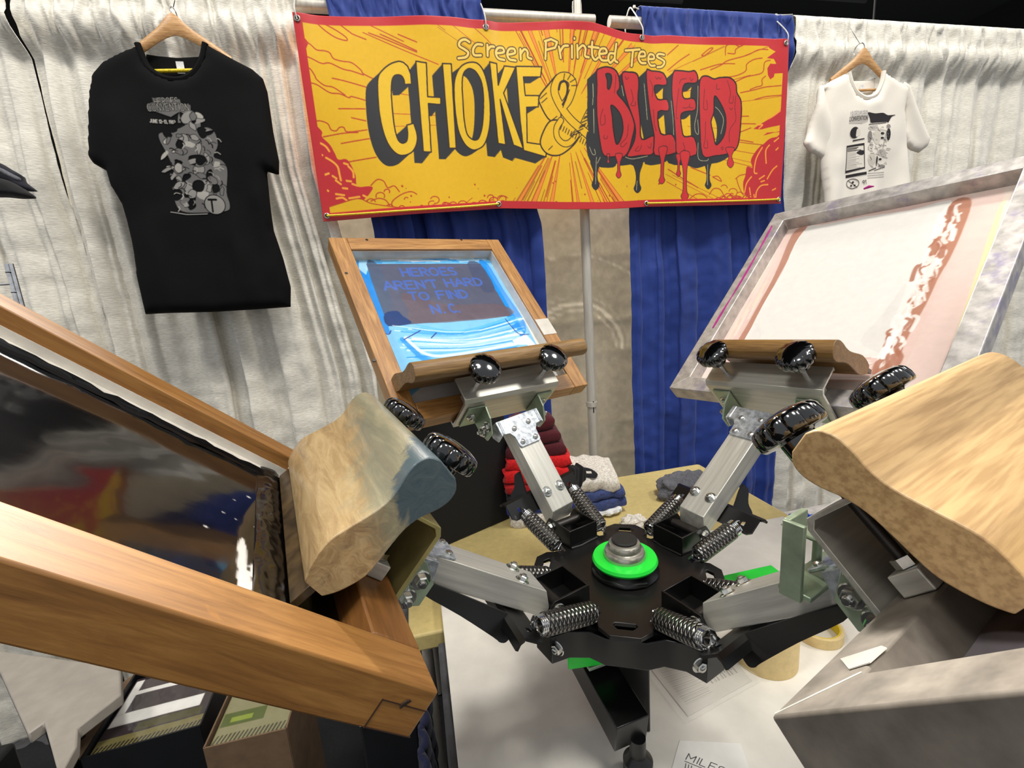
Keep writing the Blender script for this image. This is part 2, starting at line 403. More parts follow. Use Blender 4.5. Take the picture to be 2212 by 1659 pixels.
def grid_mesh(name, P, mat, parent=None, M=None, cols=None, base=None):
    """P (ny,nx,3) -> one mesh sheet"""
    ny, nx = P.shape[:2]; me = bpy.data.meshes.new(name); me.vertices.add(nx*ny); me.vertices.foreach_set('co', P.reshape(-1).astype(np.float32))
    i = np.arange(ny-1)[:, None]*nx+np.arange(nx-1)[None]; q = np.stack([i, i+1, i+nx+1, i+nx], -1).reshape(-1, 4)
    if base is not None:   # keep only the printed faces
        k = (np.abs(cols.reshape(-1, 3)-np.array(base)).max(1) > .02)[q].any(1); q = q[k]
    q = q.reshape(-1); nf = len(q)//4; me.loops.add(nf*4); me.loops.foreach_set('vertex_index', q.astype(np.int32))
    me.polygons.add(nf); me.polygons.foreach_set('loop_start', np.arange(nf, dtype=np.int32)*4); me.polygons.foreach_set('use_smooth', np.ones(nf, bool))
    me.update(calc_edges=True); me.validate()
    if cols is not None:
        at = me.color_attributes.new('paint', 'FLOAT_COLOR', 'POINT'); c = np.ones((ny*nx, 4), np.float32); c[:, :3] = s2l(cols.reshape(-1, 3)); at.data.foreach_set('color', c.reshape(-1))
    if base is not None:
        import bmesh
        b = bmesh.new(); b.from_mesh(me); bmesh.ops.delete(b, geom=[v for v in b.verts if not v.link_faces], context='VERTS'); b.to_mesh(me); b.free()
    me.materials.append(mat); o = bpy.data.objects.new(name, me); return link(o, parent, M)
def solidify(o, t, off=-1):
    m = o.modifiers.new('thickness', 'SOLIDIFY'); m.thickness = t; m.offset = off; return o
_rng = np.random.RandomState(5)
def vnoise(x, y, sc, seed=0, oct=3):
    """smooth value noise on arrays"""
    r = 0; amp = 1; tot = 0
    for o in range(oct):
        X = x*sc*2**o+seed*13.7+100; Y = y*sc*2**o+seed*7.3+100; i = np.floor(X).astype(int); j = np.floor(Y).astype(int); fx = X-i; fy = Y-j
        fx = fx*fx*(3-2*fx); fy = fy*fy*(3-2*fy)
        h = lambda a, b: np.modf(np.abs(np.sin(a*127.1+b*311.7+seed*74.7)*43758.5453))[0]
        v = (h(i, j)*(1-fx)+h(i+1, j)*fx)*(1-fy)+(h(i, j+1)*(1-fx)+h(i+1, j+1)*fx)*fy
        r = r+v*amp; tot += amp; amp *= .5
    return r/tot

def pillow(name, outline, cell, thick, disp, mat, parent=None, M=None, cols=None, both=True, edge=.02):
    """a soft shape with depth: 2D outline (x,z) filled with a grid, front bulges towards -y, back towards +y"""
    P = np.array(outline, float); x0, z0 = P.min(0)-cell; x1, z1 = P.max(0)+cell
    nx = int((x1-x0)/cell)+2; nz = int((z1-z0)/cell)+2
    X, Z = np.meshgrid(x0+np.arange(nx)*cell, z0+np.arange(nz)*cell)
    def inside(X, Y):
        ins = np.zeros(X.shape, bool); n = len(P)
        for k in range(n):
            a = P[k]; b = P[(k+1) % n]
            if a[1] == b[1]: continue
            ins ^= ((a[1] > Y) != (b[1] > Y)) & (X < (b[0]-a[0])*(Y-a[1])/(b[1]-a[1])+a[0])
        return ins
    cc = inside(X[:-1, :-1]+cell/2, Z[:-1, :-1]+cell/2)
    use = np.zeros(X.shape, int)
    for dj in (0, 1):
        for di in (0, 1): use[dj:nz-1+dj, di:nx-1+di] += cc
    V = np.stack([X, Z], -1); bd = (use > 0) & (use < 4)
    best = np.full(X.shape, 1e9); bp = V.copy(); n = len(P)
    for k in range(n):
        a = P[k]; b = P[(k+1) % n]; e = b-a; L = e@e+1e-18
        t = np.clip(((X-a[0])*e[0]+(Z-a[1])*e[1])/L, 0, 1); px = a[0]+t*e[0]; pz = a[1]+t*e[1]; d = (X-px)**2+(Z-pz)**2
        m = d < best; best = np.where(m, d, best); bp[..., 0] = np.where(m, px, bp[..., 0]); bp[..., 1] = np.where(m, pz, bp[..., 1])
    dist = np.sqrt(best); dist[bd] = 0; V[bd] = bp[bd]
    idx = -np.ones(X.shape, int); sel = use > 0; ns = sel.sum(); idx[sel] = np.arange(ns)
    x = V[..., 0][sel]; z = V[..., 1][sel]; d = dist[sel]; b = bd[sel]
    puff = thick*np.sqrt(np.clip(1-(1-np.clip(d/edge, 0, 1))**2, 0, 1)); f = disp(x, z, d) if disp else 0
    front = np.stack([x, -puff/2+f, z], -1); back = np.stack([x, puff/2+f, z], -1)
    j, i = np.nonzero(cc); q = np.stack([idx[j, i], idx[j, i+1], idx[j+1, i+1], idx[j+1, i]], -1)
    vs = front; fs = q
    if both:
        bi = np.where(b, np.arange(ns), 0); nb = (~b).sum(); bi[~b] = ns+np.arange(nb)
        vs = np.concatenate([front, back[~b]]); fs = np.concatenate([q, bi[q][:, ::-1]])
    me = bpy.data.meshes.new(name); me.from_pydata(vs.tolist(), [], fs.tolist()); me.update()
    me.polygons.foreach_set('use_smooth', np.ones(len(fs), bool))
    if cols is not None:
        at = me.color_attributes.new('paint', 'FLOAT_COLOR', 'POINT'); c = np.ones((len(vs), 4), np.float32); c[:, :3] = s2l(cols(vs[:, 0], vs[:, 2])); at.data.foreach_set('color', c.reshape(-1))
    me.materials.append(mat); o = bpy.data.objects.new(name, me); return link(o, parent, M)

# stroke font (unit box, y up)
def arc(cx, cy, rx, ry, a0, a1, n=10): return [(cx+rx*math.cos(math.radians(a0+(a1-a0)*i/n)), cy+ry*math.sin(math.radians(a0+(a1-a0)*i/n))) for i in range(n+1)]
G = {
 'A': [[(0, 0), (.35, 1), (.7, 0)], [(.13, .35), (.57, .35)]], 'C': [arc(.38, .5, .36, .5, 50, 310)],
 'D': [[(.05, 0), (.05, 1)]+arc(.2, .5, .45, .5, 90, -90)+[(.05, 0)]], 'E': [[(.6, 0), (.05, 0), (.05, 1), (.6, 1)], [(.05, .52), (.5, .52)]],
 'F': [[(.05, 0), (.05, 1), (.6, 1)], [(.05, .52), (.5, .52)]], 'H': [[(.05, 0), (.05, 1)], [(.6, 0), (.6, 1)], [(.05, .5), (.6, .5)]],
 'I': [[(.1, 0), (.1, 1)]], 'J': [[(.45, 1), (.45, .25)]+arc(.25, .25, .2, .25, 0, -160)], 'K': [[(.05, 0), (.05, 1)], [(.6, 1), (.05, .45)], [(.2, .55), (.6, 0)]],
 'L': [[(.05, 1), (.05, 0), (.55, 0)]], 'M': [[(.05, 0), (.05, 1), (.4, .35), (.75, 1), (.75, 0)]], 'N': [[(.05, 0), (.05, 1), (.6, 0), (.6, 1)]],
 'O': [arc(.38, .5, .36, .5, 0, 360, 16)], 'P': [[(.05, 0), (.05, 1)]+arc(.25, .74, .33, .26, 90, -90)+[(.05, .48)]],
 'R': [[(.05, 0), (.05, 1)]+arc(.25, .74, .33, .26, 90, -90)+[(.05, .48)], [(.28, .48), (.6, 0)]],
 'S': [arc(.3, .75, .26, .25, 40, 230)+arc(.3, .26, .28, .26, 80, -140)], 'T': [[(.3, 0), (.3, 1)], [(0, 1), (.6, 1)]],
 'U': [[(.05, 1), (.05, .3)]+arc(.33, .3, .28, .3, 180, 360)+[(.61, 1)]], 'V': [[(0, 1), (.33, 0), (.66, 1)]], 'W': [[(0, 1), (.2, 0), (.4, .7), (.6, 0), (.8, 1)]], 'Y': [[(0, 1), (.3, .5), (.6, 1)], [(.3, .5), (.3, 0)]],
 'B': [[(.05, 0), (.05, 1)]+arc(.25, .76, .28, .24, 90, -90)+arc(.28, .26, .32, .26, 90, -90)+[(.05, 0)]], 'G': [arc(.38, .5, .36, .5, 50, 330)+[(.7, .45), (.42, .45)]],
 '1': [[(.1, .8), (.3, 1), (.3, 0)]], '2': [arc(.3, .72, .26, .28, 160, -40)+[(.05, 0), (.6, 0)]], '3': [arc(.27, .75, .25, .25, 140, -90)+arc(.27, .25, .28, .25, 90, -140)],
 '9': [arc(.3, .7, .27, .3, 0, 360)+[(.57, .7), (.4, 0)]], '8': [arc(.3, .75, .22, .25, -90, 270)+arc(.3, .25, .27, .25, 90, 450)], '7': [[(.05, 1), (.58, 1), (.2, 0)]], '6': [arc(.3, .28, .26, .28, 0, 360)+[(.04, .3), (.35, 1)]],
 '0': [arc(.3, .5, .26, .5, 0, 360, 14)], '-': [[(.1, .45), (.45, .45)]], '.': [[(.1, 0), (.1, .04)]], ',': [[(.12, .06), (.05, -.12)]], "'": [[(.1, 1), (.08, .78)]], ' ': []}
ADV = {'I': .28, '.': .28, "'": .25, ',': .28, ' ': .45, 'M': .95, 'W': .95, '1': .5, 'O': .92, 'C': .85}
def twidth(t): return sum(ADV.get(c, .78) for c in t)
def text(cv, t, x, y, h, w, col, wd=None, shear=0, centre=False, up=(0, 1), rt=(1, 0)):
    """writes t on a canvas; rt / up are the writing directions on the sheet"""
    W = wd or h; cx = -twidth(t)*W/2 if centre else 0
    for c in t:
        for st in G.get(c, []):
            cv.stroke([(x+rt[0]*(cx+(a+shear*b)*W)+up[0]*b*h, y+rt[1]*(cx+(a+shear*b)*W)+up[1]*b*h) for a, b in st], w, col)
        cx += ADV.get(c, .78)*W
# ------------------------------------------------------------------ setting
WY = 1.77
def slab(name, c, sz, mat, kind='structure'):
    return tag(MB().box(c, sz).build(name, mat, smooth=0), kind=kind)
slab('floor', (0.5, 3, -.02), (16, 16, .04), M['floor'])
slab('ceiling', (0.5, 7.2, 8.0), (60, 11, .1), M['ceiling'])
slab('wall_back', (0.5, 12.6, 4), (60, .1, 8), M['wallc'])
slab('wall_right', (16, 7.5, 4), (.1, 10, 8), M['wallc'])
for k, (x, z) in enumerate(((-2, 7.1), (3, 6.6), (7.5, 7.0))):
    b = MB()
    for dz in (0, .7): b.cyl((x-2.6, 8.5+k*.3, z+dz), (x+2.6, 8.5+k*.3, z+dz), .05, 8)
    for i in range(8): b.cyl((x-2.6+i*.65, 8.5+k*.3, z+(i % 2)*.7), (x-1.95+i*.65, 8.5+k*.3, z+((i+1) % 2)*.7), .03, 6)
    o = b.build('trim_%d' % (k+1), M['truss']); tag(o, kind='structure')
# two pale columns of the hall seen above the blue drape
for k, (xa, xb) in enumerate(((790, 843), (905, 957))):
    p = atY(xa, 8, 9.0); q = atY(xb, 8, 9.0)
    slab('trim_%d' % (k+5), ((p[0]+q[0])/2, 9.2, 4.0), (q[0]-p[0], .4, 7.9), M['column'])
# ring hook hanging from the dark ceiling
p = atY(1885, 68, 5.0)
r = empty('ceiling_hook', 'small grey ring hook hanging on a rod below the black ceiling', 'hook', T(*p))
MB().tube([(.14*math.cos(a), .03*math.sin(a), .07*math.sin(a)) for a in np.linspace(0, 2*math.pi, 25)[:-1]], .015, 8, True).build('ring', M['truss'], r)
MB().cyl((0, 0, .07), (.02, 0, 7.93-p[2]), .012, 8).build('rod', M['truss'], r)

# ------------------------------------------------------------------ pipe and drape
RZ = 2.445
r = empty('drape_upright', 'upright steel pipe standing behind the banner, holding the crossbar', 'pole', T(atY(1268, 600, WY+.02)[0], WY+.02, 0))
MB().lathe([(.019, .0), (.019, 1.9)], n=28).build('pole', M['steel_pipe'], r)
MB().lathe([(.0235, 1.0), (.0235, 1.02)], n=28).build('collar', M['steel_pipe'], r)
MB().lathe([(.0175, 1.9), (.0175, 2.50), (.016, 2.515), (.008, 2.52)], n=24).build('inner_pole', M['steel_pipe'], r)
MB().box((0, -.0193, 1.0), (.004, .002, .05)).build('slot', M['black_paint'], r, smooth=0)
MB().lathe([(.2, 0), (.2, .012), (.03, .014)], n=32).build('base_plate', M['steel_pipe'], r)
r = empty('crossbar_pipe', 'long horizontal steel pipe the drapes and the banner hang on', 'pipe', T(0.8, WY, RZ))
b = MB(); b.cyl((-2.6, 0, 0), (.0-.03, 0, 0), .019, 24); b.build('left_pipe', M['steel_pipe'], r)
b = MB(); b.cyl((.03, 0, 0), (3.2, 0, 0), .019, 24); b.build('right_pipe', M['steel_pipe'], r)

def drape(name, x0, x1, mat, label, cat='curtain', seed=0, nf=None, amp=.035, y=WY, header=.12, zbot=.02, nx=420, skew=0, top_gather=1.0, tilt=None):
    nz = 170; u = np.linspace(0, 1, nx)[None, :].repeat(nz, 0); t = np.linspace(0, 1, nz)[:, None].repeat(nx, 1)
    z = (RZ+.03)*(1-t)+zbot*t; W = x1-x0; x = x0+W*u; s = (RZ-z)
    ph = vnoise(u*W, t*0+seed, 3.1, seed, 2)*7+vnoise(u*W, s, .9, seed+3, 2)*2.2
    nf = nf or W*10
    f = np.sin(2*math.pi*nf*u+ph*2)*.55+np.sin(2*math.pi*nf*.47*u+ph*3+seed)*.45+.24*np.sin(2*math.pi*nf*2.3*u+ph*4)
    env = np.clip((s-header*.8)/.5, 0, 1)**.6
    amp2 = amp*(.35+.65*env)
    Y = y-.008+f*amp2*.9+(vnoise(x*1.2, z*1.2, 6, seed+9, 3)-.5)*.026*env+(vnoise(x*2, z*3, 14, seed+4, 2)-.5)*.007*env
    # tight gathers over the pipe and its pocket
    g = np.sin(u*W*150+3*vnoise(u*W*9, s*6, 3, seed+5, 2)*3)*.006+np.sin(u*W*61+seed+s*30*(vnoise(u*W, u*0, 7, 3, 1)-.5))*.008
    Y = np.maximum(Y, y-.052)
    hd = np.clip(1-(s-header)/.05, 0, 1)
    Y = Y*(1-hd)+(y-.038+g+np.where(s > header*.35, -.012*np.sin(np.clip((s-header*.35)/(header*.65), 0, 1)*math.pi), 0))*hd
    zz = z+np.where(t < .01, g*.6, 0)
    xx = x+.012*np.sin(f*2+seed)*env+skew*s*(u-.5)
    if tilt: xx = xx+tilt(u, s)
    P = np.stack([xx, Y, zz], -1)
    # roll the top edge over the pipe to the back
    back = [P[0]+np.array([0, .012, .012]), P[0]+np.array([0, .03, .016]), P[0]+np.array([0, .048, .006]), P[0]+np.array([0, .052, -.04])]
    P = np.concatenate([np.stack(back[::-1]), P])
    o = grid_mesh(name, P, mat); solidify(o, .0015, 0)
    return tag(o, label, cat)
XL = atY(634, 20, WY)[0]
slit = lambda u, s: -.0*u
xs = atY(100, 250, WY)[0]
drape('white_drape', -2.1, xs-.004, M['white_drape'], 'white crinkled drape at the far left edge, left of the narrow dark slit', seed=1, amp=.027, tilt=lambda u, s: u*(-.004*np.clip(s/.4, 0, 1)+.03*np.clip((s-.55)/.5, 0, 1)))
drape('white_drape', xs+.003, XL+.01, M['white_drape'], 'white crinkled drape behind the black T-shirt', seed=2, amp=.031, tilt=lambda u, s: .003*(1-u)*np.clip(s/.8, 0, 1)+.10*u*np.clip((s-.5)/.7, 0, 1))
XB = [atY(710, 30, WY)[0], atY(1048, 40, WY)[0], atY(1380, 60, WY)[0], atY(1697, 80, WY)[0]]
drape('blue_drape', XB[0], XB[1]-.02, M['blue_drape'], 'blue drape behind the wooden screen, left of the steel pole', seed=5, amp=.03, y=WY, tilt=lambda u, s: (.07-.0*u+.10*u)*np.clip(s/.7, 0, 1), nf=5)
xr = atY(1357, 600, WY)[0]; xr2 = atY(1640, 900, WY)[0]
drape('blue_drape', XB[2], XB[3], M['blue_drape'], 'blue drape behind the aluminium screen, right of the steel pole', seed=8, amp=.02, y=WY, tilt=lambda u, s: (xr-XB[2])*(1-u)*np.clip((s-.15)/.4, 0, 1)+.06*u*np.clip((s-.6)/.5, 0, 1), nf=5)
drape('white_drape', XB[3]+.008, 4.2, M['white_drape'], 'white drape at the right, behind the white T-shirt', seed=11, amp=.026, nf=22, tilt=lambda u, s: -.02*(1-u)*np.clip(s/.8, 0, 1))

# pale sheet of the neighbouring stand seen between the blue drapes
cv = Canvas(-.7, .0, 1.5, 2.2, .004, hx('c9c2b4'))
q = lambda x, y: (lambda p: (p[0], p[2]))(atY(x, y, 2.02))
c0 = q(1246, 765); rr = q(1246, 645)[1]-c0[1]
for rad, w, a in ((rr*1.04, .004, .7), (rr*.92, .016, .8), (rr*1.75, .005, .7)):
    cv.stroke([(c0[0]+rad*math.cos(t), c0[1]+rad*math.sin(t)) for t in np.linspace(.05, 3.09, 50)], w, hx('efe9dd'), al=a)
for t in np.linspace(.1, 3.04, 44): cv.disc((c0[0]+rr*.80*math.cos(t), c0[1]+rr*.80*math.sin(t)), .0055, hx('efe9dd'), .8)
u, t = np.meshgrid(np.linspace(0, 1, 160), np.linspace(0, 1, 160))
X = -.7+2.2*u; Z = 2.2*(1-t)
crease = 0
for zc in (q(1200, 700)[1], q(1200, 770)[1], q(1202, 929)[1], q(1250, 990)[1], q(1200, 555)[1]): crease = crease+.010*np.exp(-np.abs(Z-zc)/.02)
Yb = 2.02+.012*np.sin(X*13+1)+.012*np.sin(X*23)+crease+(vnoise(X, Z, 5, 2)-.5)*.02
o = grid_mesh('backdrop_sheet', np.stack([X, Yb, Z], -1), M['back_sheet'], cols=cv.sample(X, Z)); solidify(o, .002, 1)
tag(o, 'pale creased sheet with white arc patterns hanging behind the steel pole', 'sheet')

# ------------------------------------------------------------------ banner
BY = 1.695
def za(p): return (780+p[0]/5.267, 110+p[1]/5.267)
def zb(p): return (1140+p[0]/4.608, 130+p[1]/4.608)
def zc_(p): return (630+p[0]/3.607, 20+p[1]/3.607)
def zd(p): return (1440+p[0]/4.148, 60+p[1]/4.148)
def ze(p): return (960+p[0]/4.424, 75+p[1]/4.424)
def onb(p):
    w = atY(p[0], p[1], BY); return (w[0], w[2])
topc = [onb(p) for p in ((630, 34), (719, 37), (918, 37), (980, 42), (1048, 53), (1117, 50), (1217, 44), (1281, 50), (1341, 72), (1381, 82), (1440, 77), (1565, 82), (1694, 91))]
botc = [onb(p) for p in ((702, 478), (918, 463), (1082, 451), (1217, 453), (1316, 451), (1396, 446), (1540, 446), (1684, 441))]
BX0 = (topc[0][0]+botc[0][0])/2; BX1 = (topc[-1][0]+botc[-1][0])/2
RED, YEL, DRK, BRR, ORG = hx('bb2429'), hx('dcac0e'), hx('2a292b'), hx('b33d17'), hx('e58a2c')
cv = Canvas(BX0-.01, 1.74, BX1+.01, 2.46, .00085, YEL)
k = lambda f: (lambda p: onb(f(p)))
ident = lambda p: p
PXU = .00186     # metres per photo pixel on the banner
# burst rays
cv.xf = onb; rs = random.Random(4); cx, cy = 1222, 262
for i in range(150):
    a = rs.uniform(0, 2*math.pi); c, s = math.cos(a), math.sin(a)
    vert = abs(s) > .80
    if not vert and rs.random() < .45: continue
    r1 = rs.uniform(60, 200) if vert else rs.uniform(220, 420); r2 = r1+rs.uniform(60, 190)
    if s > .5: r1 = max(r1, 90)
    col = BRR if rs.random() < .7 else hx('a8641a')
    cv.stroke([(cx+c*r1, cy+s*r1), (cx+c*r2, cy+s*r2)], rs.choice((.0016, .0022, .0028)) if not vert else rs.choice((.0022, .003, .004)), col)
for a, w0 in ((-1.05, 10), (-1.25, 9), (-1.78, 12), (-1.95, 8), (1.25, 9), (1.42, 7), (1.75, 11), (1.95, 12), (.95, 9), (1.1, 6), (-.85, 9), (2.1, 8), (-1.5, 8), (-.72, 7)):
    c, s = math.cos(a), math.sin(a); n = (-s, c)
    cv.poly([(cx+c*60, cy+s*60), (cx+c*210+n[0]*w0*.5, cy+s*210+n[1]*w0*.5), (cx+c*215-n[0]*w0*.5, cy+s*215-n[1]*w0*.5)], ORG)
    cv.stroke([(cx+c*70, cy+s*70), (cx+c*215+n[0]*w0*.5, cy+s*215+n[1]*w0*.5)], .0018, BRR)
    cv.stroke([(cx+c*70, cy+s*70), (cx+c*215-n[0]*w0*.5, cy+s*215-n[1]*w0*.5)], .0018, BRR)
for i in range(34):
    x = rs.uniform(700, 1660); y = rs.uniform(390, 440) if rs.random() < .7 else rs.uniform(60, 420)
    if 830 < x < 1580 and y < 380: continue
    cv.disc((x, y), rs.uniform(.0012, .004), BRR)
# clouds
cv.xf = k(zc_)
LC = smooth_pts([(110, 830), (160, 850), (190, 905), (240, 960), (240, 1000), (300, 1060), (340, 1130), (365, 1175), (430, 1175), (470, 1230), (500, 1300), (515, 1385), (600, 1385), (635, 1400), (600, 1455), (560, 1500), (610, 1530), (612, 1600), (400, 1640), (180, 1640)], 4)
cv.poly(LC, RED)
cv.poly([(30, 190), (70, 205), (100, 235), (140, 280), (112, 350), (80, 385), (50, 380)], RED)
for st in ([(190, 1045), (230, 1050), (270, 1075), (295, 1110)], [(270, 1160), (320, 1190), (360, 1230), (375, 1290), (385, 1335)], [(410, 1205), (440, 1215)], [(445, 1230), (480, 1270), (485, 1315)], [(200, 1125), (240, 1140)], [(220, 1250), (245, 1258)], [(320, 1300), (350, 1320)], [(345, 1335), (385, 1365)], [(430, 1340), (465, 1345)], [(345, 1440), (410, 1450)], [(350, 1475), (400, 1470), (445, 1505)], [(450, 1475), (530, 1465)], [(400, 1395), (435, 1400)], [(475, 1365), (515, 1380)], [(260, 1290), (290, 1280)], [(480, 1555), (545, 1590)], [(250, 1400), (285, 1415)], [(340, 1565), (348, 1580)], [(560, 1455), (590, 1470)], [(420, 1555), (440, 1545)]):
    cv.stroke(smooth_pts(st, 4, False), .0065, hx('eea233'))
for st in ([(180, 880), (230, 878), (285, 900), (310, 945), (350, 955), (375, 930), (410, 930), (440, 965), (590, 950)], [(250, 1000), (400, 975), (520, 970)], [(110, 275), (150, 290), (200, 330), (260, 335), (300, 350), (330, 395), (400, 415), (470, 425), (540, 480), (560, 510), (640, 550)],
           [(100, 380), (160, 400), (240, 435), (300, 430), (400, 475), (470, 490), (560, 520)], [(120, 585), (200, 600), (300, 660), (380, 670), (450, 700), (470, 690), (580, 720)], [(110, 470), (150, 480), (185, 530), (200, 560), (260, 605), (330, 620), (420, 680)],
           [(620, 1380), (670, 1335), (720, 1350), (750, 1400), (800, 1385), (840, 1430)], [(780, 1540), (790, 1500), (860, 1450), (930, 1430), (974, 1450)], [(620, 1500), (680, 1480), (740, 1500), (780, 1570)], [(200, 120), (270, 180), (350, 230), (430, 250), (420, 220), (330, 160), (250, 120)],
           [(370, 120), (450, 180), (480, 200), (580, 240)], [(320, 548), (420, 570), (600, 620)], [(370, 785), (575, 786)], [(390, 1053), (610, 1018)], [(450, 1195), (660, 1163)], [(470, 855), (580, 880)], [(600, 188), (750, 245), (974, 340)], [(690, 198), (850, 270), (974, 330)], [(830, 200), (974, 262)]):
    cv.stroke(smooth_pts(st, 4, False), .0036, BRR)
cv.xf = k(zd)
RC = smooth_pts([(1040, 980), (960, 990), (900, 1005), (850, 1050), (820, 1070), (765, 1140), (740, 1200), (755, 1260), (705, 1250), (690, 1330), (668, 1400), (680, 1500), (740, 1555), (760, 1640), (1060, 1640)], 4)
cv.poly(RC, RED)
cv.poly([(1040, 720), (990, 745), (940, 800), (890, 830), (860, 850), (810, 880), (760, 915), (830, 920), (890, 905), (1000, 885), (1040, 880)], RED)
cv.poly([(1040, 930), (960, 945), (880, 950), (845, 975), (940, 950), (1040, 945)], RED)
cv.poly([(885, 120), (890, 200), (945, 235), (870, 290), (930, 300), (950, 345), (900, 340), (875, 380), (880, 440), (900, 480), (930, 460), (935, 430), (1010, 430), (1050, 400), (1050, 100)], RED)
for st in ([(975, 1240), (930, 1280), (885, 1360)], [(890, 1410), (830, 1420), (790, 1470), (780, 1540)], [(860, 1330), (815, 1360)], [(830, 1385), (860, 1375)], [(745, 1340), (700, 1400), (680, 1480)], [(900, 1060), (870, 1110), (875, 1220)], [(840, 1080), (800, 1150), (780, 1210), (770, 1300), (795, 1310)], [(955, 1105), (975, 1085)], [(930, 1460), (960, 1445)], [(725, 1440), (735, 1520)], [(765, 1500), (770, 1540)], [(985, 760), (920, 810), (880, 830)], [(800, 880), (840, 880), (810, 910)], [(990, 900), (960, 920)], [(975, 1000), (940, 1030)]):
    cv.stroke(smooth_pts(st, 4, False), .0052, hx('ee9a30'))
for st in ([(520, 250), (525, 170), (580, 150), (640, 180), (700, 150), (745, 150)], [(540, 235), (600, 240), (610, 200), (700, 150)], [(390, 380), (480, 340), (540, 300), (700, 260), (800, 215), (880, 215)], [(480, 450), (600, 440), (690, 400), (700, 340), (760, 300), (830, 290)], [(610, 490), (700, 450), (830, 420), (850, 330), (900, 310)],
           [(650, 590), (760, 570), (870, 545), (990, 540)], [(730, 565), (780, 545), (830, 530), (830, 480), (860, 450)], [(770, 655), (870, 630), (990, 625)], [(0, 390), (110, 300), (200, 240)], [(0, 250), (100, 160)], [(300, 380), (470, 330), (600, 330)], [(650, 865), (780, 870)], [(640, 1010), (760, 1032)], [(650, 940), (740, 905)],
           [(660, 800), (720, 800)], [(600, 1360), (640, 1330), (690, 1320)], [(610, 1360), (625, 1420), (660, 1500)], [(360, 1500), (400, 1450), (460, 1460), (500, 1540)], [(180, 1550), (240, 1500), (300, 1500), (340, 1530)], [(560, 1540), (600, 1510), (640, 1540)], [(310, 250), (380, 190), (410, 190), (340, 250), (310, 250)], [(0, 1275), (120, 1350), (260, 1440)], [(200, 1260), (370, 1330)], [(390, 1345), (440, 1340), (470, 1385), (400, 1350)]):
    cv.stroke(smooth_pts(st, 4, False), .0036, BRR)
for i in range(46):      # small curls and debris along the foot
    x = rs.uniform(760, 1090) if i % 3 else rs.uniform(1540, 1640); y = 452-abs(rs.gauss(0, 16)) if x < 1100 else 436-abs(rs.gauss(0, 12)); r0 = rs.uniform(3, 10); a0 = rs.uniform(2.6, 3.6)
    cv.xf = onb; cv.stroke([(x+r0*math.cos(a0+t), y+r0*.8*math.sin(a0+t)) for t in np.linspace(0, rs.uniform(2.2, 4.5), 9)], .0034, BRR if i % 4 else RED)
cv.xf = onb
cv.poly(smooth_pts([(700, 470), (700, 452), (740, 438), (775, 430), (800, 440), (830, 446), (870, 452), (900, 462), (860, 470)], 4), YEL, .003, BRR)
# CHOKE
cv.xf = k(za)
C_ = smooth_pts([(430, 122), (340, 150), (250, 220), (195, 310), (192, 500), (215, 750), (260, 950), (320, 1090), (400, 1180), (480, 1203), (570, 1170), (620, 1100), (640, 1010), (630, 930)], 4, False)+[(598, 832), (520, 855)]+smooth_pts([(530, 940), (525, 1020), (500, 1055), (460, 1060), (420, 1020), (385, 900), (360, 700), (345, 500), (350, 360), (370, 300), (400, 280), (440, 280), (470, 300), (490, 340)], 4, False)+[(497, 390), (575, 385), (565, 270), (530, 180), (480, 135)]
Hs = [(620, 122), (745, 145), (757, 525), (925, 538)][:0]
H1 = [(622, 125), (742, 147), (757, 530), (905, 540), (905, 622), (765, 608), (797, 1162), (708, 1158)]
H2 = [(922, 160), (1022, 168), (1080, 1116), (1000, 1116)]
O_ = smooth_pts([(1235, 155), (1320, 175), (1390, 280), (1440, 480), (1460, 700), (1450, 900), (1400, 1070), (1320, 1130), (1250, 1130), (1170, 1060), (1100, 900), (1065, 650), (1055, 400), (1090, 260), (1150, 185)], 4)
Oh = smooth_pts([(1210, 228), (1160, 280), (1145, 400), (1155, 600), (1170, 800), (1200, 950), (1250, 1010), (1300, 1025), (1340, 990), (1375, 850), (1385, 600), (1365, 400), (1310, 280), (1260, 235)], 4)
K_ = [(1450, 160), (1532, 172), (1550, 415), (1620, 192), (1752, 200), (1612, 500), (1838, 1128), (1725, 1085), (1572, 575), (1637, 1082), (1550, 1068), (1500, 600)]
E_ = [(1755, 190), (2055, 182), (2040, 300), (1840, 310), (1860, 520), (2020, 515), (2010, 645), (1875, 655), (1880, 1055), (2102, 1082), (2095, 1215), (1840, 1145), (1800, 800)]
for P_, H_, off in ((C_, (), (-135, 125)), (H1, (), (-100, 130)), (H2, (), (-115, 125)), (O_, (Oh,), (-100, 70)), (K_, (), (-118, 140)), (E_, (), (-118, 78))):
    for t in np.linspace(1, 0.02, 13):
        cv.poly([(x+off[0]*t, y+off[1]*t) for x, y in P_], DRK, holes=[[(x+off[0]*t, y+off[1]*t) for x, y in h] for h in H_])
for P_, H_ in ((C_, ()), (H1, ()), (H2, ()), (O_, (Oh,)), (K_, ()), (E_, ())):
    cv.poly(P_, hx('dfb41c'), .0042, hx('2a1a14'), H_)
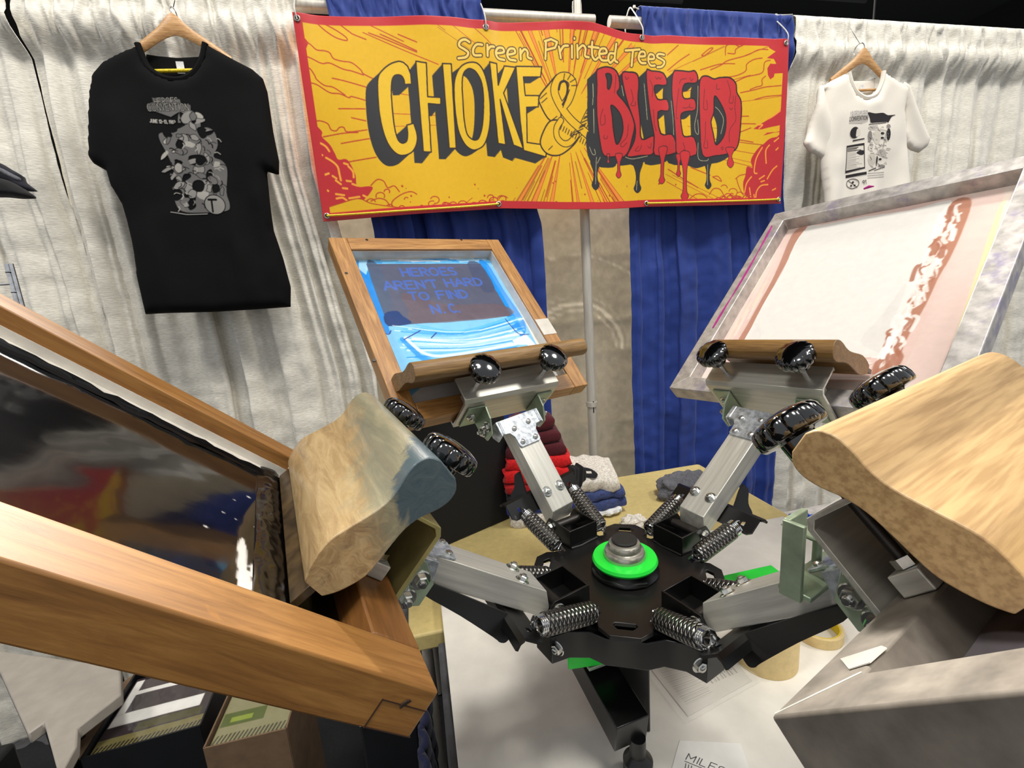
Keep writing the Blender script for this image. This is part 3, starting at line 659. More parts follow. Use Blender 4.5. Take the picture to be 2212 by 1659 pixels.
# ampersand
cv.xf = k(zb); LN = hx('2e1d12')
AB = hx('dcac12')
cv.poly(smooth_pts([(300, 140), (200, 250), (110, 370), (125, 460), (220, 605), (330, 570), (300, 400), (280, 260)], 4), AB, .005, LN)
cv.poly(smooth_pts([(220, 610), (140, 740), (120, 850), (190, 940), (310, 950), (430, 870), (490, 790), (350, 850), (275, 780), (265, 690), (330, 610)], 4), AB, .005, LN)
loop = smooth_pts([(340, 470), (400, 400), (440, 300), (450, 220), (400, 165), (330, 170), (280, 240), (270, 330), (330, 460), (430, 590), (560, 700), (665, 790)], 6, False)
bowl = smooth_pts([(490, 740), (420, 820), (350, 830), (290, 770), (285, 680), (330, 600)], 6, False)
tail = smooth_pts([(650, 465), (600, 560), (545, 670), (470, 760)], 6, False)
for st, w in ((tail, 62), (bowl, 44), (loop, 64)):
    cv.stroke(st, w*PXU/4.608+.006, LN); cv.stroke(st, w*PXU/4.608, AB)
for i in range(10):
    x, y = tail[int(i*1.7)]; cv.stroke([(x-40, y+20), (x+22, y-10)], .0035, LN)
for i in range(13):
    t = i/12; x = 330+300*t; y = 655+180*t; cv.stroke([(x-8, y+38), (x+10, y-8)], .0032, LN)
for a, b in (((360, 190), (370, 130)), ((400, 190), (430, 140)), ((425, 215), (480, 180)), ((440, 250), (495, 245)), ((120, 390), (185, 330)), ((135, 430), (190, 380)), ((240, 600), (290, 560)), ((200, 900), (240, 860)), ((350, 470), (420, 290))):
    cv.stroke([a, b], .003, LN)
cv.stroke(smooth_pts([(310, 290), (330, 220), (380, 210), (400, 280), (380, 380), (350, 440)], 5, False), .008, LN)
# BLEED
B_ = smooth_pts([(700, 90), (780, 70), (860, 100), (900, 170), (910, 280), (888, 330), (960, 420), (1020, 520), (1060, 650), (1040, 780), (1010, 900), (960, 960), (900, 955), (770, 945), (725, 800), (690, 500), (690, 250), (685, 130)], 4)
Bh = [smooth_pts([(775, 140), (820, 145), (832, 200), (815, 280), (795, 280), (790, 200)], 3), smooth_pts([(830, 450), (880, 480), (930, 560), (950, 680), (930, 780), (890, 830), (860, 700), (845, 560)], 4)]
L_ = smooth_pts([(930, 150), (1000, 130), (1070, 155), (1090, 250), (1085, 400), (1110, 600), (1130, 790), (1250, 760), (1245, 930), (1120, 950), (1010, 960), (1000, 930), (1060, 800), (1060, 640), (980, 400)], 4)
E1 = smooth_pts([(1160, 140), (1220, 120), (1340, 140), (1370, 258), (1250, 265), (1280, 398), (1370, 405), (1380, 520), (1285, 525), (1310, 740), (1400, 755), (1450, 830), (1450, 935), (1260, 950), (1250, 760), (1200, 500)], 3)
E2 = smooth_pts([(1440, 130), (1500, 110), (1600, 118), (1660, 110), (1690, 180), (1665, 232), (1560, 240), (1530, 320), (1550, 390), (1650, 390), (1660, 500), (1560, 520), (1510, 560), (1520, 700), (1545, 770), (1640, 775), (1660, 950), (1475, 950), (1450, 800), (1430, 500), (1420, 300)], 3)
D_ = smooth_pts([(1720, 180), (1780, 160), (1850, 190), (1900, 178), (2000, 180), (2060, 240), (2070, 330), (2110, 420), (2110, 600), (2080, 850), (2000, 930), (1850, 960), (1720, 950), (1700, 600), (1700, 300)], 4)
Dh = [smooth_pts([(1855, 360), (1920, 450), (1960, 560), (1960, 680), (1930, 780), (1860, 850), (1835, 740), (1815, 620), (1845, 520)], 4)]
let = ((B_, Bh), (L_, ()), (E1, ()), (E2, ()), (D_, Dh))
for P_, H_ in let:
    for t in np.linspace(1, .02, 11):
        cv.poly([(x-92*t, y+85*t) for x, y in P_], DRK, holes=[[(x-92*t, y+85*t) for x, y in h] for h in H_])
cv.poly(smooth_pts([(600, 700), (600, 940), (690, 1050), (860, 1062), (905, 1010), (970, 1000), (1060, 1050), (1120, 1040), (1200, 1000), (1420, 1015), (1580, 1060), (1650, 1085), (1720, 1070), (1800, 1040), (1900, 1020), (1990, 940), (1700, 900), (1000, 930), (760, 920)], 3), DRK)
def drip(x0, y0, y1, w, col, dx=0):
    cv.poly(smooth_pts([(x0-w*1.3, y0), (x0-w*.55+dx*.5, y0+(y1-y0)*.35), (x0-w*.5+dx, y1-w*3), (x0-w+dx, y1-w*1.2), (x0+dx, y1), (x0+w+dx, y1-w*1.2), (x0+w*.5+dx, y1-w*3), (x0+w*.55+dx*.5, y0+(y1-y0)*.35), (x0+w*1.3, y0)], 4), col, .0022, hx('26181a'))
for a in ((680, 1000, 1290, 38), (1100, 1010, 1318, 34), (1772, 1000, 1292, 30)): drip(*a, DRK)
for P_, H_ in let: cv.poly(P_, hx('bf282b'), .0048, hx('24100f'), H_)
for a in ((915, 930, 1170, 26), (1330, 880, 1235, 28), (1486, 950, 1165, 22), (1548, 930, 1405, 36), (2000, 880, 1080, 34), (810, 930, 1020, 12)): drip(*a, hx('c6282b'))
for st in ([(870, 150), (870, 230), (860, 330)], [(755, 480), (730, 560), (735, 640), (775, 620), (770, 540)], [(770, 740), (765, 770), (795, 775), (800, 750)], [(1000, 640), (990, 760), (930, 830), (950, 860), (990, 820)], [(1020, 300), (1040, 400), (1020, 450), (1060, 460), (1060, 420)], [(960, 170), (975, 200), (995, 180)],
           [(1200, 210), (1230, 280), (1225, 380)], [(1260, 180), (1275, 200), (1290, 180), (1305, 200), (1320, 180)], [(1240, 500), (1250, 640), (1270, 710)], [(1500, 240), (1520, 200), (1570, 190)], [(1610, 180), (1620, 210), (1640, 190)], [(1495, 290), (1470, 450), (1460, 580), (1480, 590)], [(1530, 480), (1560, 485), (1600, 470)], [(1600, 440), (1605, 480), (1635, 480)],
           [(1530, 830), (1550, 900), (1530, 900)], [(1755, 290), (1745, 420), (1745, 490), (1780, 490), (1775, 400)], [(1880, 240), (1875, 290), (1905, 290)], [(1980, 210), (2010, 330), (1995, 420), (2030, 430), (2035, 360)], [(2000, 480), (2015, 500), (2030, 480)], [(1760, 620), (1750, 800), (1735, 870), (1775, 880), (1770, 800)], [(2060, 360), (2050, 480), (2060, 600), (2000, 700), (1995, 820)], [(1910, 880), (1930, 870), (1925, 900), (1910, 880)], [(1100, 860), (1070, 900), (1110, 900), (1130, 850)], [(1190, 860), (1215, 880), (1225, 830)]):
    cv.stroke(smooth_pts(st, 4, False), .0021, hx('5c1416'))
for st in ([(650, 230), (655, 330), (650, 440)], [(660, 480), (665, 720)], [(620, 860), (650, 930), (680, 930), (670, 880)], [(690, 960), (685, 1100), (680, 1230)], [(730, 960), (700, 1020)], [(980, 960), (1050, 980), (1190, 955)], [(1690, 260), (1680, 500), (1650, 640), (1655, 720), (1685, 740), (1680, 600)], [(1680, 830), (1680, 990), (1760, 1010), (1780, 990)], [(1860, 470), (1900, 510), (1940, 600), (1910, 740)], [(1410, 420), (1420, 600), (1425, 760)], [(1140, 250), (1160, 420), (1180, 600)], [(1770, 1050), (1765, 1250)], [(1095, 1200), (1090, 1290)], [(930, 260), (950, 360)]):
    cv.stroke(smooth_pts(st, 4, False), .0016, hx('cfc69a'))
# Screen Printed Tees
cv.xf = k(ze)
TX = [[(232, 95), (190, 70), (145, 88), (138, 130), (190, 165), (222, 195), (200, 235), (130, 245)], [(350, 128), (300, 122), (268, 165), (278, 218), (340, 225)], [(400, 130), (403, 232)], [(403, 180), (430, 145), (465, 140)],
      [(488, 200), (560, 182), (550, 143), (505, 148), (483, 195), (505, 245), (565, 258)], [(602, 205), (668, 185), (660, 145), (615, 150), (595, 200), (615, 248), (675, 258)], [(722, 145), (725, 245)], [(725, 190), (760, 145), (790, 165), (795, 220), (830, 235)],
      [(970, 62), (965, 232)], [(960, 62), (1020, 42), (1078, 70), (1058, 122), (975, 145)], [(1095, 112), (1115, 220)], [(1110, 155), (1140, 108), (1182, 102)], [(1220, 102), (1222, 215)], [(1243, 33), (1243, 37)], [(1270, 97), (1275, 215)], [(1275, 145), (1320, 102), (1348, 130), (1345, 200), (1380, 215)],
      [(1410, 72), (1410, 190), (1438, 240), (1465, 222)], [(1378, 115), (1470, 130)], [(1480, 188), (1542, 180), (1532, 142), (1492, 142), (1475, 190), (1500, 245), (1550, 252)], [(1632, 100), (1620, 240), (1645, 272)], [(1612, 190), (1575, 187), (1560, 230), (1580, 275), (1615, 240)],
      [(1785, 170), (1775, 312)], [(1720, 165), (1842, 165)], [(1842, 232), (1895, 225), (1890, 190), (1852, 190), (1835, 240), (1860, 290), (1905, 290)], [(1937, 247), (1990, 240), (1985, 205), (1947, 205), (1930, 255), (1955, 305), (2000, 305)], [(2092, 198), (2042, 192), (2022, 217), (2070, 245), (2095, 270), (2070, 312), (2025, 320)]]
TXs = [smooth_pts(t, 5, False) if len(t) > 2 and t != TX[9] else t for t in TX]
for t in TXs: cv.stroke(t, .0135, hx('3a2210'))
for t in TXs: cv.stroke(t, .0076, hx('ecc763'))
# red border
nx, nz = 1150, 400
uu = np.linspace(0, 1, nx)[None, :].repeat(nz, 0); tt = np.linspace(0, 1, nz)[:, None].repeat(nx, 1)
X = BX0+(BX1-BX0)*uu
tz = np.interp(X[0], [p[0] for p in topc], [p[1] for p in topc]); bz = np.interp(X[0], [p[0] for p in botc], [p[1] for p in botc])
ker = np.hanning(61); ker /= ker.sum(); tz = np.convolve(np.pad(tz, 30, 'edge'), ker, 'valid'); bz = np.convolve(np.pad(bz, 30, 'edge'), ker, 'valid')
Z = tz[None]*(1-tt)+bz[None]*tt
cols = cv.sample(X, Z)
ed = np.minimum(np.minimum(X-BX0, BX1-X), np.minimum(Z-bz[None]-.012*0, tz[None]-Z))
m = np.clip((.026-ed)/.001, 0, 1)[..., None]; cols = cols*(1-m)+np.array(RED)*m
gx = [onb(p)[0] for p in ((645, 48), (1047, 67), (1381, 88), (1688, 100))]
gz = [onb(p)[1] for p in ((645, 48), (1047, 67), (1381, 88), (1688, 100))]
Yv = BY-.006-.008*np.sin(X*5.2+.6)*(.3+tt)+.006*np.sin(X*11+Z*6)
for a, c in zip(gx, gz):
    d = np.hypot(X-a, (c-Z)*.55); Yv = Yv-.010*np.exp(-((X-a)/.035)**2)*np.exp(-(c-Z)/.25)+.0012*np.sin((X-a)/(c-Z+.2)*5)*np.exp(-d/.3)
Yv = Yv-.012*np.exp(-((X-1.02)/.03)**2)*np.exp(-((Z-2.03)/.12)**2)
banner = grid_mesh('vinyl_banner', np.stack([X, Yv, Z], -1), M['banner'], cols=cols); solidify(banner, .0008, 1)
tag(banner, 'yellow and red comic style vinyl banner reading CHOKE & BLEED Screen Printed Tees', 'banner')
def bsurf(x, z):
    i = int(np.clip((x-BX0)/(BX1-BX0)*(nx-1), 0, nx-1)); j = int(np.argmin(np.abs(Z[:, i]-z))); return Yv[j, i]
bgr = [onb(p) for p in ((706, 466), (1076, 442), (1398, 439), (1677, 432))]
for x, z in list(zip(gx, gz))+bgr:
    MB().tube([(x+.0075*math.cos(a), bsurf(x, z)-.0015, z+.0075*math.sin(a)) for a in np.linspace(0, 2*math.pi, 21)[:-1]], .0022, 8, True).build('grommet', M['grommet'], banner)
    MB().cyl((x, bsurf(x, z)-.0012, z), (x, bsurf(x, z)+.001, z), .006, 16).build('grommet_hole', M['black_paint'], banner)
ties = [((645, 48), (632, -20), 'left end'), ((1047, 67), (1053, 0), 'second from the left'), ((1381, 88), (1379, 22), 'third from the left'), ((1688, 100), (1710, 33), 'right end')]
for (a, tip, wh), x, z in zip(ties, gx, gz):
    y = bsurf(x, z); tp = atY(tip[0], tip[1], WY-.04)
    r = empty('zip_tie', 'white zip tie in the banner\'s top grommet, %s' % wh, 'zip tie', T(x, y, z), 'zip ties on the banner')
    MB().tube(smooth_pts([(0, -.004, -.004), (-.002, -.008, .03), (.0, y*0+(WY-.034-y), RZ-z+.02), (.003, WY+.0-y, RZ-z+.047), (.002, WY+.03-y, RZ-z+.02), (0, WY-y+.02, RZ-z-.03), (0, .006, .004)], 5, False), .0022, 6).build('loop', M['zip'], r)
    MB().tube([(0, WY-.04-y, RZ-z+.03), (tp[0]-x, WY-.045-y, tp[2]-z)], .0018, 6).build('tail', M['zip'], r)
    MB().box((0, WY-.041-y, RZ-z+.03), (.008, .006, .008)).build('head', M['zip'], r)
for (a, b), wh in (((0, 1), 'left'), ((2, 3), 'right')):
    (x0, z0), (x1, z1) = bgr[a], bgr[b]
    pts = [(x0+(x1-x0)*t, min(bsurf(x0+(x1-x0)*t, z0+(z1-z0)*t) for _ in (0,))-.006, z0+(z1-z0)*t-.004*math.sin(math.pi*t)) for t in np.linspace(0, 1, 14)]
    tag(MB().tube(pts, .0035, 8).build('banner_cord', M['cord']), 'yellow cord stretched along the bottom edge of the banner, %s half' % wh, 'cord')

# ------------------------------------------------------------------ T-shirts on wooden hangers
def hanger(parent, w=.42, h=.105, bar=True, top=.09):
    """origin at the neck of the hook; arms slope down"""
    prof = []; n = 22; vs = []; fs = []
    b = MB(); sec = 10; rows = []
    for i in range(n+1):
        s = -1+2*i/n; x = s*w/2; zc = -.012-h*abs(s)**1.25+.012*math.exp(-(s*4)**2); y = .012*s*s
        hh = .020*(1-.35*abs(s))+.010*math.exp(-(s*5)**2); tw = .007
        rows.append([(x, y+tw*math.cos(a), zc+hh*math.sin(a)) for a in np.linspace(0, 2*math.pi, sec+1)[:-1]])
    V = [p for r in rows for p in r]; F = []
    for i in range(n):
        for k2 in range(sec): F.append((i*sec+k2, i*sec+(k2+1) % sec, (i+1)*sec+(k2+1) % sec, (i+1)*sec+k2))
    F.append(tuple(range(sec))); F.append(tuple(n*sec+q2 for q2 in range(sec)))
    b.add(V, F).build('shoulder_bar', M['hanger'], parent)
    if bar: MB().cyl((-w*.42, .01, -.045-h), (w*.42, .01, -.035-h), .005, 12).build('trouser_bar', M['cord'] if w < .275 else M['hanger'], parent)
    pts = [(0, 0, 0), (0, 0, .02)]+[(.0, .022-.022*math.cos(a), .03+.022*math.sin(a)) for a in np.linspace(0, 3.6, 12)]
    MB().tube(pts, .0018, 8).build('hook', M['chrome'], parent)

def shirt(name, outl, Yc, mat, label, neck, hemfold, parent_hang, print_cv, pbox, pmat, tagcol, back_z, thick=.05, seed=0, sleeves=(), basecol=None):
    o0 = atY(*parent_hang, Yc); r = empty(name, label, 'T-shirt', T(*o0))
    loc = lambda p: (lambda w: (w[0]-o0[0], w[2]-o0[2]))(atY(p[0], p[1], Yc))
    O = [loc(p) for p in outl]
    def disp(x, z, d):
        zt = np.clip((-z-.12)/.5, 0, 1)
        return (vnoise(x*2.2, z*.5, 6, seed, 2)-.5)*.030*zt+(vnoise(x, z, 9, seed+2, 2)-.5)*.012+.006*np.sin(x*34+z*5)*zt
    pillow('shirt_body', O, .0075, thick, disp, mat, r, cols=None, edge=.035)
    fsurf = lambda x, z: -thick/2+disp(x, z, 0)
    # neckband and the inside of the back panel seen through the neck
    NK = [loc(p) for p in neck]; npts = smooth_pts(NK, 6, False)
    MB().tube([(x, fsurf(np.array(x), np.array(z))*.55+.004, z) for x, z in npts], .0085, 8).build('neckband', mat, r)
    bp = [loc(p) for p in back_z]
    pillow('back_neck', bp, .006, .006, lambda x, z, d: x*0+thick*.35+.006, mat, r, edge=.01)
    tx, tz2 = loc(tagcol[0]); w2 = tagcol[1]
    MB().box((tx, thick*.35-.006, tz2), (w2, .0015, w2*1.6)).build('neck_label', M['label_white'], r, smooth=0)
    x0, z0 = loc((pbox[0], pbox[3])); x1, z1 = loc((pbox[2], pbox[1]))
    X, Z = np.meshgrid(np.linspace(x0, x1, 260), np.linspace(z0, z1, 330))
    P = np.stack([X, fsurf(X, Z)-.0007, Z], -1)
    grid_mesh('printed_design', P, pmat, r, cols=print_cv.sample(X+o0[0], Z+o0[2]), base=basecol)
    for s in sleeves:
        pillow('sleeve', [loc(p) for p in s], .006, .034, lambda x, z, d: .006*np.sin(x*40+z*30)-.004, mat, r, edge=.03)
    return r, o0, loc
SY = 1.645
# black shirt
bx = (300, 200, 530, 495)
def zs(p): return (320+p[0]/5.72, 200+p[1]/5.72)
w0 = atY(bx[0], bx[3], SY); w1 = atY(bx[2], bx[1], SY)
BK = (.022, .021, .023)
BKs = (.07, .068, .07)
pc = Canvas(w0[0]-.01, w0[2]-.01, w1[0]+.01, w1[2]+.01, .0012, BKs)
pc.xf = lambda p: (lambda w: (w[0], w[2]))(atY(*zs(p), SY))
G1, G2, G3 = hx('8e8b86'), hx('6b6967'), hx('a8a49c')
mpx = .0016
pc.poly([(115, 115), (200, 130), (455, 140), (470, 190), (580, 205), (585, 275), (440, 300), (350, 355), (230, 310), (150, 280), (60, 275), (50, 190), (130, 170)], G2)
A2 = lambda x, y: (lambda w: (w[0], w[2]))(atY(*zs((x, y)), SY))
def ptext(t, a, b, h, w, col):
    """text from point a to b (zoom coords), cap height h"""
    p, q2 = A2(*a), A2(*b); L = math.hypot(q2[0]-p[0], q2[1]-p[1]); rt = ((q2[0]-p[0])/L, (q2[1]-p[1])/L)
    hh = h*mpx/5.72; f = pc.xf; pc.xf = lambda v: v
    text(pc, t, p[0], p[1], hh, w, col, wd=L/twidth(t), rt=rt, up=(-rt[1], rt[0])); pc.xf = f
ptext('HEROES', (150, 205), (455, 200), 62, .0042, BKs); ptext('HEROES', (150, 205), (455, 200), 62, .0018, G3)
ptext('CONVENTION', (62, 275), (580, 278), 66, .0042, BKs); ptext('CONVENTION', (62, 275), (580, 278), 66, .0018, G3)
ptext('JUNE 12-13, 1982', (88, 412), (412, 438), 30, .0024, G3)
# generic collage of plain grey shapes in place of the drawn figures
rr2 = random.Random(3)
pc.poly(smooth_pts([(440, 330), (520, 285), (620, 285), (700, 430), (690, 520), (760, 470), (860, 520), (900, 680), (850, 820), (950, 870), (1010, 980), (1000, 1250), (1040, 1400), (1000, 1480), (700, 1500), (480, 1490), (400, 1390), (370, 1240), (330, 1080), (350, 930), (300, 800), (205, 620), (220, 540), (420, 530)], 4), G2)
for i in range(95):
    t0 = rr2.random(); x = 300+rr2.random()*680-(1-t0)*60; y = 330+t0*1120
    if x < 420 and (y < 540 or y > 1300 and x < 380): continue
    if x > 700 and y < 500: continue
    if x > 900 and y < 860: continue
    a = rr2.uniform(18, 75); b2 = rr2.uniform(20, 80); th0 = rr2.uniform(0, 3)
    pts = [(x+a*math.cos(t)*math.cos(th0)-b2*math.sin(t)*math.sin(th0)+rr2.uniform(-9, 9), y+a*math.cos(t)*math.sin(th0)+b2*math.sin(t)*math.cos(th0)+rr2.uniform(-9, 9)) for t in np.linspace(0, 2*math.pi, 9)[:-1]]
    pc.poly(smooth_pts(pts, 3), rr2.choice((G1, G1, G2, BKs, G3, BKs)), .0012 if rr2.random() < .5 else 0, BKs)
for i in range(60):
    x = 330+rr2.random()*620; y = 560+rr2.random()*880; th0 = rr2.uniform(-.6, 1.6)
    pc.stroke(smooth_pts([(x, y), (x+30*math.cos(th0), y+30*math.sin(th0)), (x+70*math.cos(th0+.5), y+60*math.sin(th0+.5))], 3, False), rr2.uniform(.0012, .003), rr2.choice((BKs, G3, BKs)))
pc.disc((865, 1405), .0285, BKs); pc.disc((865, 1405), .0265, G1)
pc.stroke([(790, 1345), (880, 1345)], .0055, BKs); pc.stroke([(825, 1345), (840, 1490)], .0045, BKs)
pc.stroke([(345, 1500), (520, 1525), (770, 1515)], .003, G1)
blk = [(301, 98), (252, 118), (222, 135), (200, 160), (192, 200), (190, 260), (190, 338), (200, 352), (228, 368), (238, 400), (262, 440), (285, 520), (296, 600), (312, 679), (370, 676), (460, 674), (560, 668), (627, 663), (628, 620), (612, 560), (592, 500), (585, 440), (578, 372), (604, 380), (604, 350), (592, 290), (578, 200), (568, 170), (545, 150), (505, 130), (447, 98), (443, 130), (425, 160), (400, 175), (375, 176), (345, 165), (322, 145), (310, 118)]
r, o0, loc = shirt('black_t_shirt', blk, SY, M['black_cotton'], 'black T-shirt with a grey printed collage reading HEROES CONVENTION, hung on the white drape', [(301, 98), (312, 125), (325, 150), (348, 168), (375, 176), (402, 174), (426, 158), (440, 132), (447, 98)], None, (378, 52), pc, bx, M['print_dark'], ((386, 142), .02), [(306, 108), (330, 112), (375, 116), (420, 114), (444, 106), (446, 140), (430, 165), (375, 178), (330, 165), (306, 130)], seed=3, basecol=BKs)
for outl in ([(200, 160), (228, 368), (200, 352), (190, 338), (190, 200)],):
    pass
hg = empty('wooden_hanger', 'pale wooden clothes hanger holding the black T-shirt', 'hanger', T(o0[0]-.004, SY-.0, o0[2]))
hanger(hg, .27, .075)
# long loop from the hook up to the pipe
MB().tube([(0, .02, .05), (.0, WY-.045-SY, RZ-o0[2]-.0)], .0012, 6).build('wire', M['chrome'], hg)
# white shirt
SY2 = 1.655
bx2 = (1812, 238, 1922, 425)
def zw(p): return (1790+p[0]/8.294, 220+p[1]/8.294)
w0 = atY(bx2[0], bx2[3], SY2); w1 = atY(bx2[2], bx2[1], SY2)
WHs = (.90, .87, .82)
wc = Canvas(w0[0]-.01, w0[2]-.01, w1[0]+.01, w1[2]+.01, .0009, WHs)
wc.xf = lambda p: (lambda w: (w[0], w[2]))(atY(*zw(p), SY2))
K1, K2, K3 = hx('2e2a2c'), hx('8a8480'), hx('b9b2a9')
pc_s = pc; pc = wc
A2 = lambda x, y: (lambda w: (w[0], w[2]))(atY(*zw((x, y)), SY2))
mpx = .0024
wc.poly([(290, 225), (600, 205), (600, 320), (300, 340)], K3); wc.poly([(255, 330), (610, 300), (605, 380), (480, 430), (270, 425)], K3)
def ptext2(t, a, b, h, w, col):
    p, q2 = A2(*a), A2(*b); L = math.hypot(q2[0]-p[0], q2[1]-p[1]); rt = ((q2[0]-p[0])/L, (q2[1]-p[1])/L)
    f = wc.xf; wc.xf = lambda v: v; text(wc, t, p[0], p[1], h*mpx/8.294, w, col, wd=L/twidth(t), rt=rt, up=(-rt[1], rt[0])); wc.xf = f
ptext2('HEROES', (310, 300), (600, 280), 62, .0028, K2); ptext2('HEROES', (306, 296), (596, 276), 62, .0016, (.95, .93, .9))
ptext2('CONVENTION', (265, 390), (600, 360), 50, .0018, K1)
wc.poly(smooth_pts([(600, 230), (740, 245), (880, 235), (960, 280), (1100, 272), (1020, 310), (960, 410), (920, 400), (760, 410), (660, 415), (640, 340)], 3), K1)
wc.disc((370, 590), .021, K1); wc.poly(smooth_pts([(410, 520), (460, 540), (465, 620), (400, 660), (395, 590)], 4), (.86, .83, .78))
wc.poly([(340, 720), (550, 680), (555, 700), (350, 745)], K1)
wc.poly([(250, 815), (555, 765), (575, 1215), (245, 1300)], K1); wc.poly([(262, 850), (540, 810), (560, 1190), (258, 1250)], (.88, .85, .8))
rr3 = random.Random(7)
for i in range(17):
    y = 860+i*22; wc.stroke([(270, y+6), (rr3.uniform(390, 540), y-14)], .0015 if i > 2 else .003, K2 if i > 2 else K1)
wc.poly(smooth_pts([(410, 940), (470, 900), (545, 900), (540, 970), (470, 980)], 3), K1)
wc.stroke([(630, 440), (920, 410)], .003, K1)
for (x, y, a, b2, cc) in ((700, 500, 90, 35, K3), (650, 650, 40, 100, K2), (860, 600, 30, 25, K1), (860, 680, 30, 20, K1), (960, 620, 35, 110, K1), (960, 480, 35, 40, K2), (780, 650, 60, 140, (.82, .79, .74)), (860, 930, 70, 60, K3), (700, 1050, 70, 110, (.8, .77, .72)), (790, 1080, 14, 90, K1), (850, 1050, 25, 20, K1), (680, 800, 40, 14, K2), (880, 1170, 60, 30, K2)):
    wc.poly([(x+a*math.cos(t), y+b2*math.sin(t)) for t in np.linspace(0, 6.28, 14)[:-1]], cc)
wc.stroke([(660, 1255), (780, 1205)], .004, K1); wc.stroke([(760, 1245), (930, 1190)], .003, K1); wc.stroke([(885, 840), (925, 560)], .003, K2)
ptext2('PAUL', (700, 470), (790, 465), 20, .001, K2)
for y in (1290, 1330, 1370): wc.stroke([(640, y+10), (920, y-15)], .0018, K2)
wc.poly([(255, 1330), (610, 1270), (612, 1320), (258, 1385)], K1)
wc.stroke([A for A in smooth_pts([(370, 1400), (455, 1440), (455, 1520), (370, 1570), (285, 1530), (285, 1440)], 5)], .0028, K1, True)
wc.stroke([(300, 1430), (440, 1550)], .0025, K1); wc.disc((370, 1460), .0045, K1); wc.disc((345, 1520), .004, K1); wc.disc((400, 1515), .004, K1)
for i in range(70):
    x = rr3.uniform(620, 950); y = rr3.uniform(450, 1200); a = rr3.uniform(.0, 1.2)
    wc.stroke([(x, y), (x+rr3.uniform(20, 70)*math.cos(a), y+rr3.uniform(20, 70)*math.sin(a))], rr3.choice((.001, .0014, .0022)), rr3.choice((K1, K2, K2, K3)))
ptext2('91', (530, 1500), (610, 1480), 50, .0026, K1)
wht = [(1829, 158), (1795, 175), (1765, 195), (1780, 196), (1776, 240), (1770, 300), (1775, 380), (1779, 420), (1782, 520), (1955, 520), (1962, 440), (1955, 300), (1950, 240), (1958, 205), (1962, 190), (1935, 175), (1905, 155), (1900, 180), (1888, 208), (1866, 216), (1845, 205), (1833, 180)]
slL = [(1778, 180), (1768, 190), (1755, 240), (1742, 290), (1731, 312), (1745, 330), (1765, 338), (1780, 345), (1793, 335), (1798, 322), (1790, 305), (1788, 250)]
slR = [(1945, 178), (1958, 186), (1972, 230), (1992, 280), (2001, 300), (1998, 318), (1985, 330), (1968, 325), (1955, 312), (1948, 290), (1950, 240)]
r2, o2, loc2 = shirt('white_t_shirt', wht, SY2, M['white_cotton'], 'white T-shirt with a black comic page print, hung at the right', [(1829, 158), (1835, 182), (1847, 203), (1866, 213), (1886, 206), (1899, 182), (1905, 156)], None, (1866, 120), wc, bx2, M['print_white'], ((1866, 190), .018), [(1833, 165), (1850, 170), (1885, 169), (1902, 163), (1900, 190), (1885, 212), (1848, 210), (1834, 185)], seed=8, sleeves=(slL, slR), thick=.045, basecol=WHs)
hg = empty('wooden_hanger', 'pale wooden clothes hanger holding the white T-shirt', 'hanger', T(o2[0], SY2, o2[2]))
hanger(hg, .28, .08)
MB().tube([(0, .02, .05), (0, WY-.045-SY2, RZ-o2[2])], .0012, 6).build('wire', M['chrome'], hg)
# ------------------------------------------------------------------ the four-arm press
HUB = np.array([.296, .624, 1.044]); HA = math.radians(26)
HX = np.array([math.cos(HA), -math.sin(HA), 0]); HY = np.array([math.sin(HA), math.cos(HA), 0]); HZ = np.array([0, 0, 1.])
MH = basis(HUB, HX, HY, HZ)
press = empty('screen_printing_press', 'black and bare metal four-arm tabletop screen printing press with a green ring at its hub', 'printing press', MH)
MHi = MH.inverted()
# screen frames: az, elevation, roll, radius, lateral, z, width, length  (about the first hub estimate C0)
C0 = (.37, .78)
FR = {'F2': [-20.8395, 46.8758, -0.6595, 0.1878, -0.1362, 1.2785, 0.457, 0.508, 0.040, 0.034],
      'F3': [68.572, 42.0563, 3.8683, 0.252, 0.1596, 1.2641, 0.508, 0.61, 0.038, 0.038],
      'F1': [-107.3303, 43.1592, 2.9677, 0.4981, -0.1228, 1.2221, 0.4498, 0.6, 0.0472, 0.0377],
      'F4': [162.0212, 45.7309, -1.6586, 0.4989, 0.1126, 1.2552, 0.5081, 0.61, 0.0397, 0.038]}
def fbasis(k):
    az, el, rl, r_, l, z = FR[k][:6]; a, e, q3 = map(math.radians, (az, el, rl))
    d = np.array([math.sin(a)*math.cos(e), math.cos(a)*math.cos(e), math.sin(e)]); s = np.array([math.cos(a), -math.sin(a), 0]); n = np.cross(s, d)
    s2 = math.cos(q3)*s+math.sin(q3)*n; n2 = -math.sin(q3)*s+math.cos(q3)*n
    O = np.array([C0[0], C0[1], z])+r_*np.array([math.sin(a), math.cos(a), 0])+l*s
    return O, s2, d, n2
def tess_prism(poly, h0, h1, holes=()): return MB().prism(poly, h0, h1, holes)

# carousel plate
q = [(.020, .150), (.036, .136), (.040, .116), (.034, .108), (.046, .102), (.080, .125), (.105, .128)]
outl = []
for kq in range(4):
    c, s = [(1, 0), (0, -1), (-1, 0), (0, 1)][kq]
    seg = q+[(b_, a_) for a_, b_ in reversed(q)]
    outl += [(c*x-s*y, s*x+c*y) for x, y in seg]
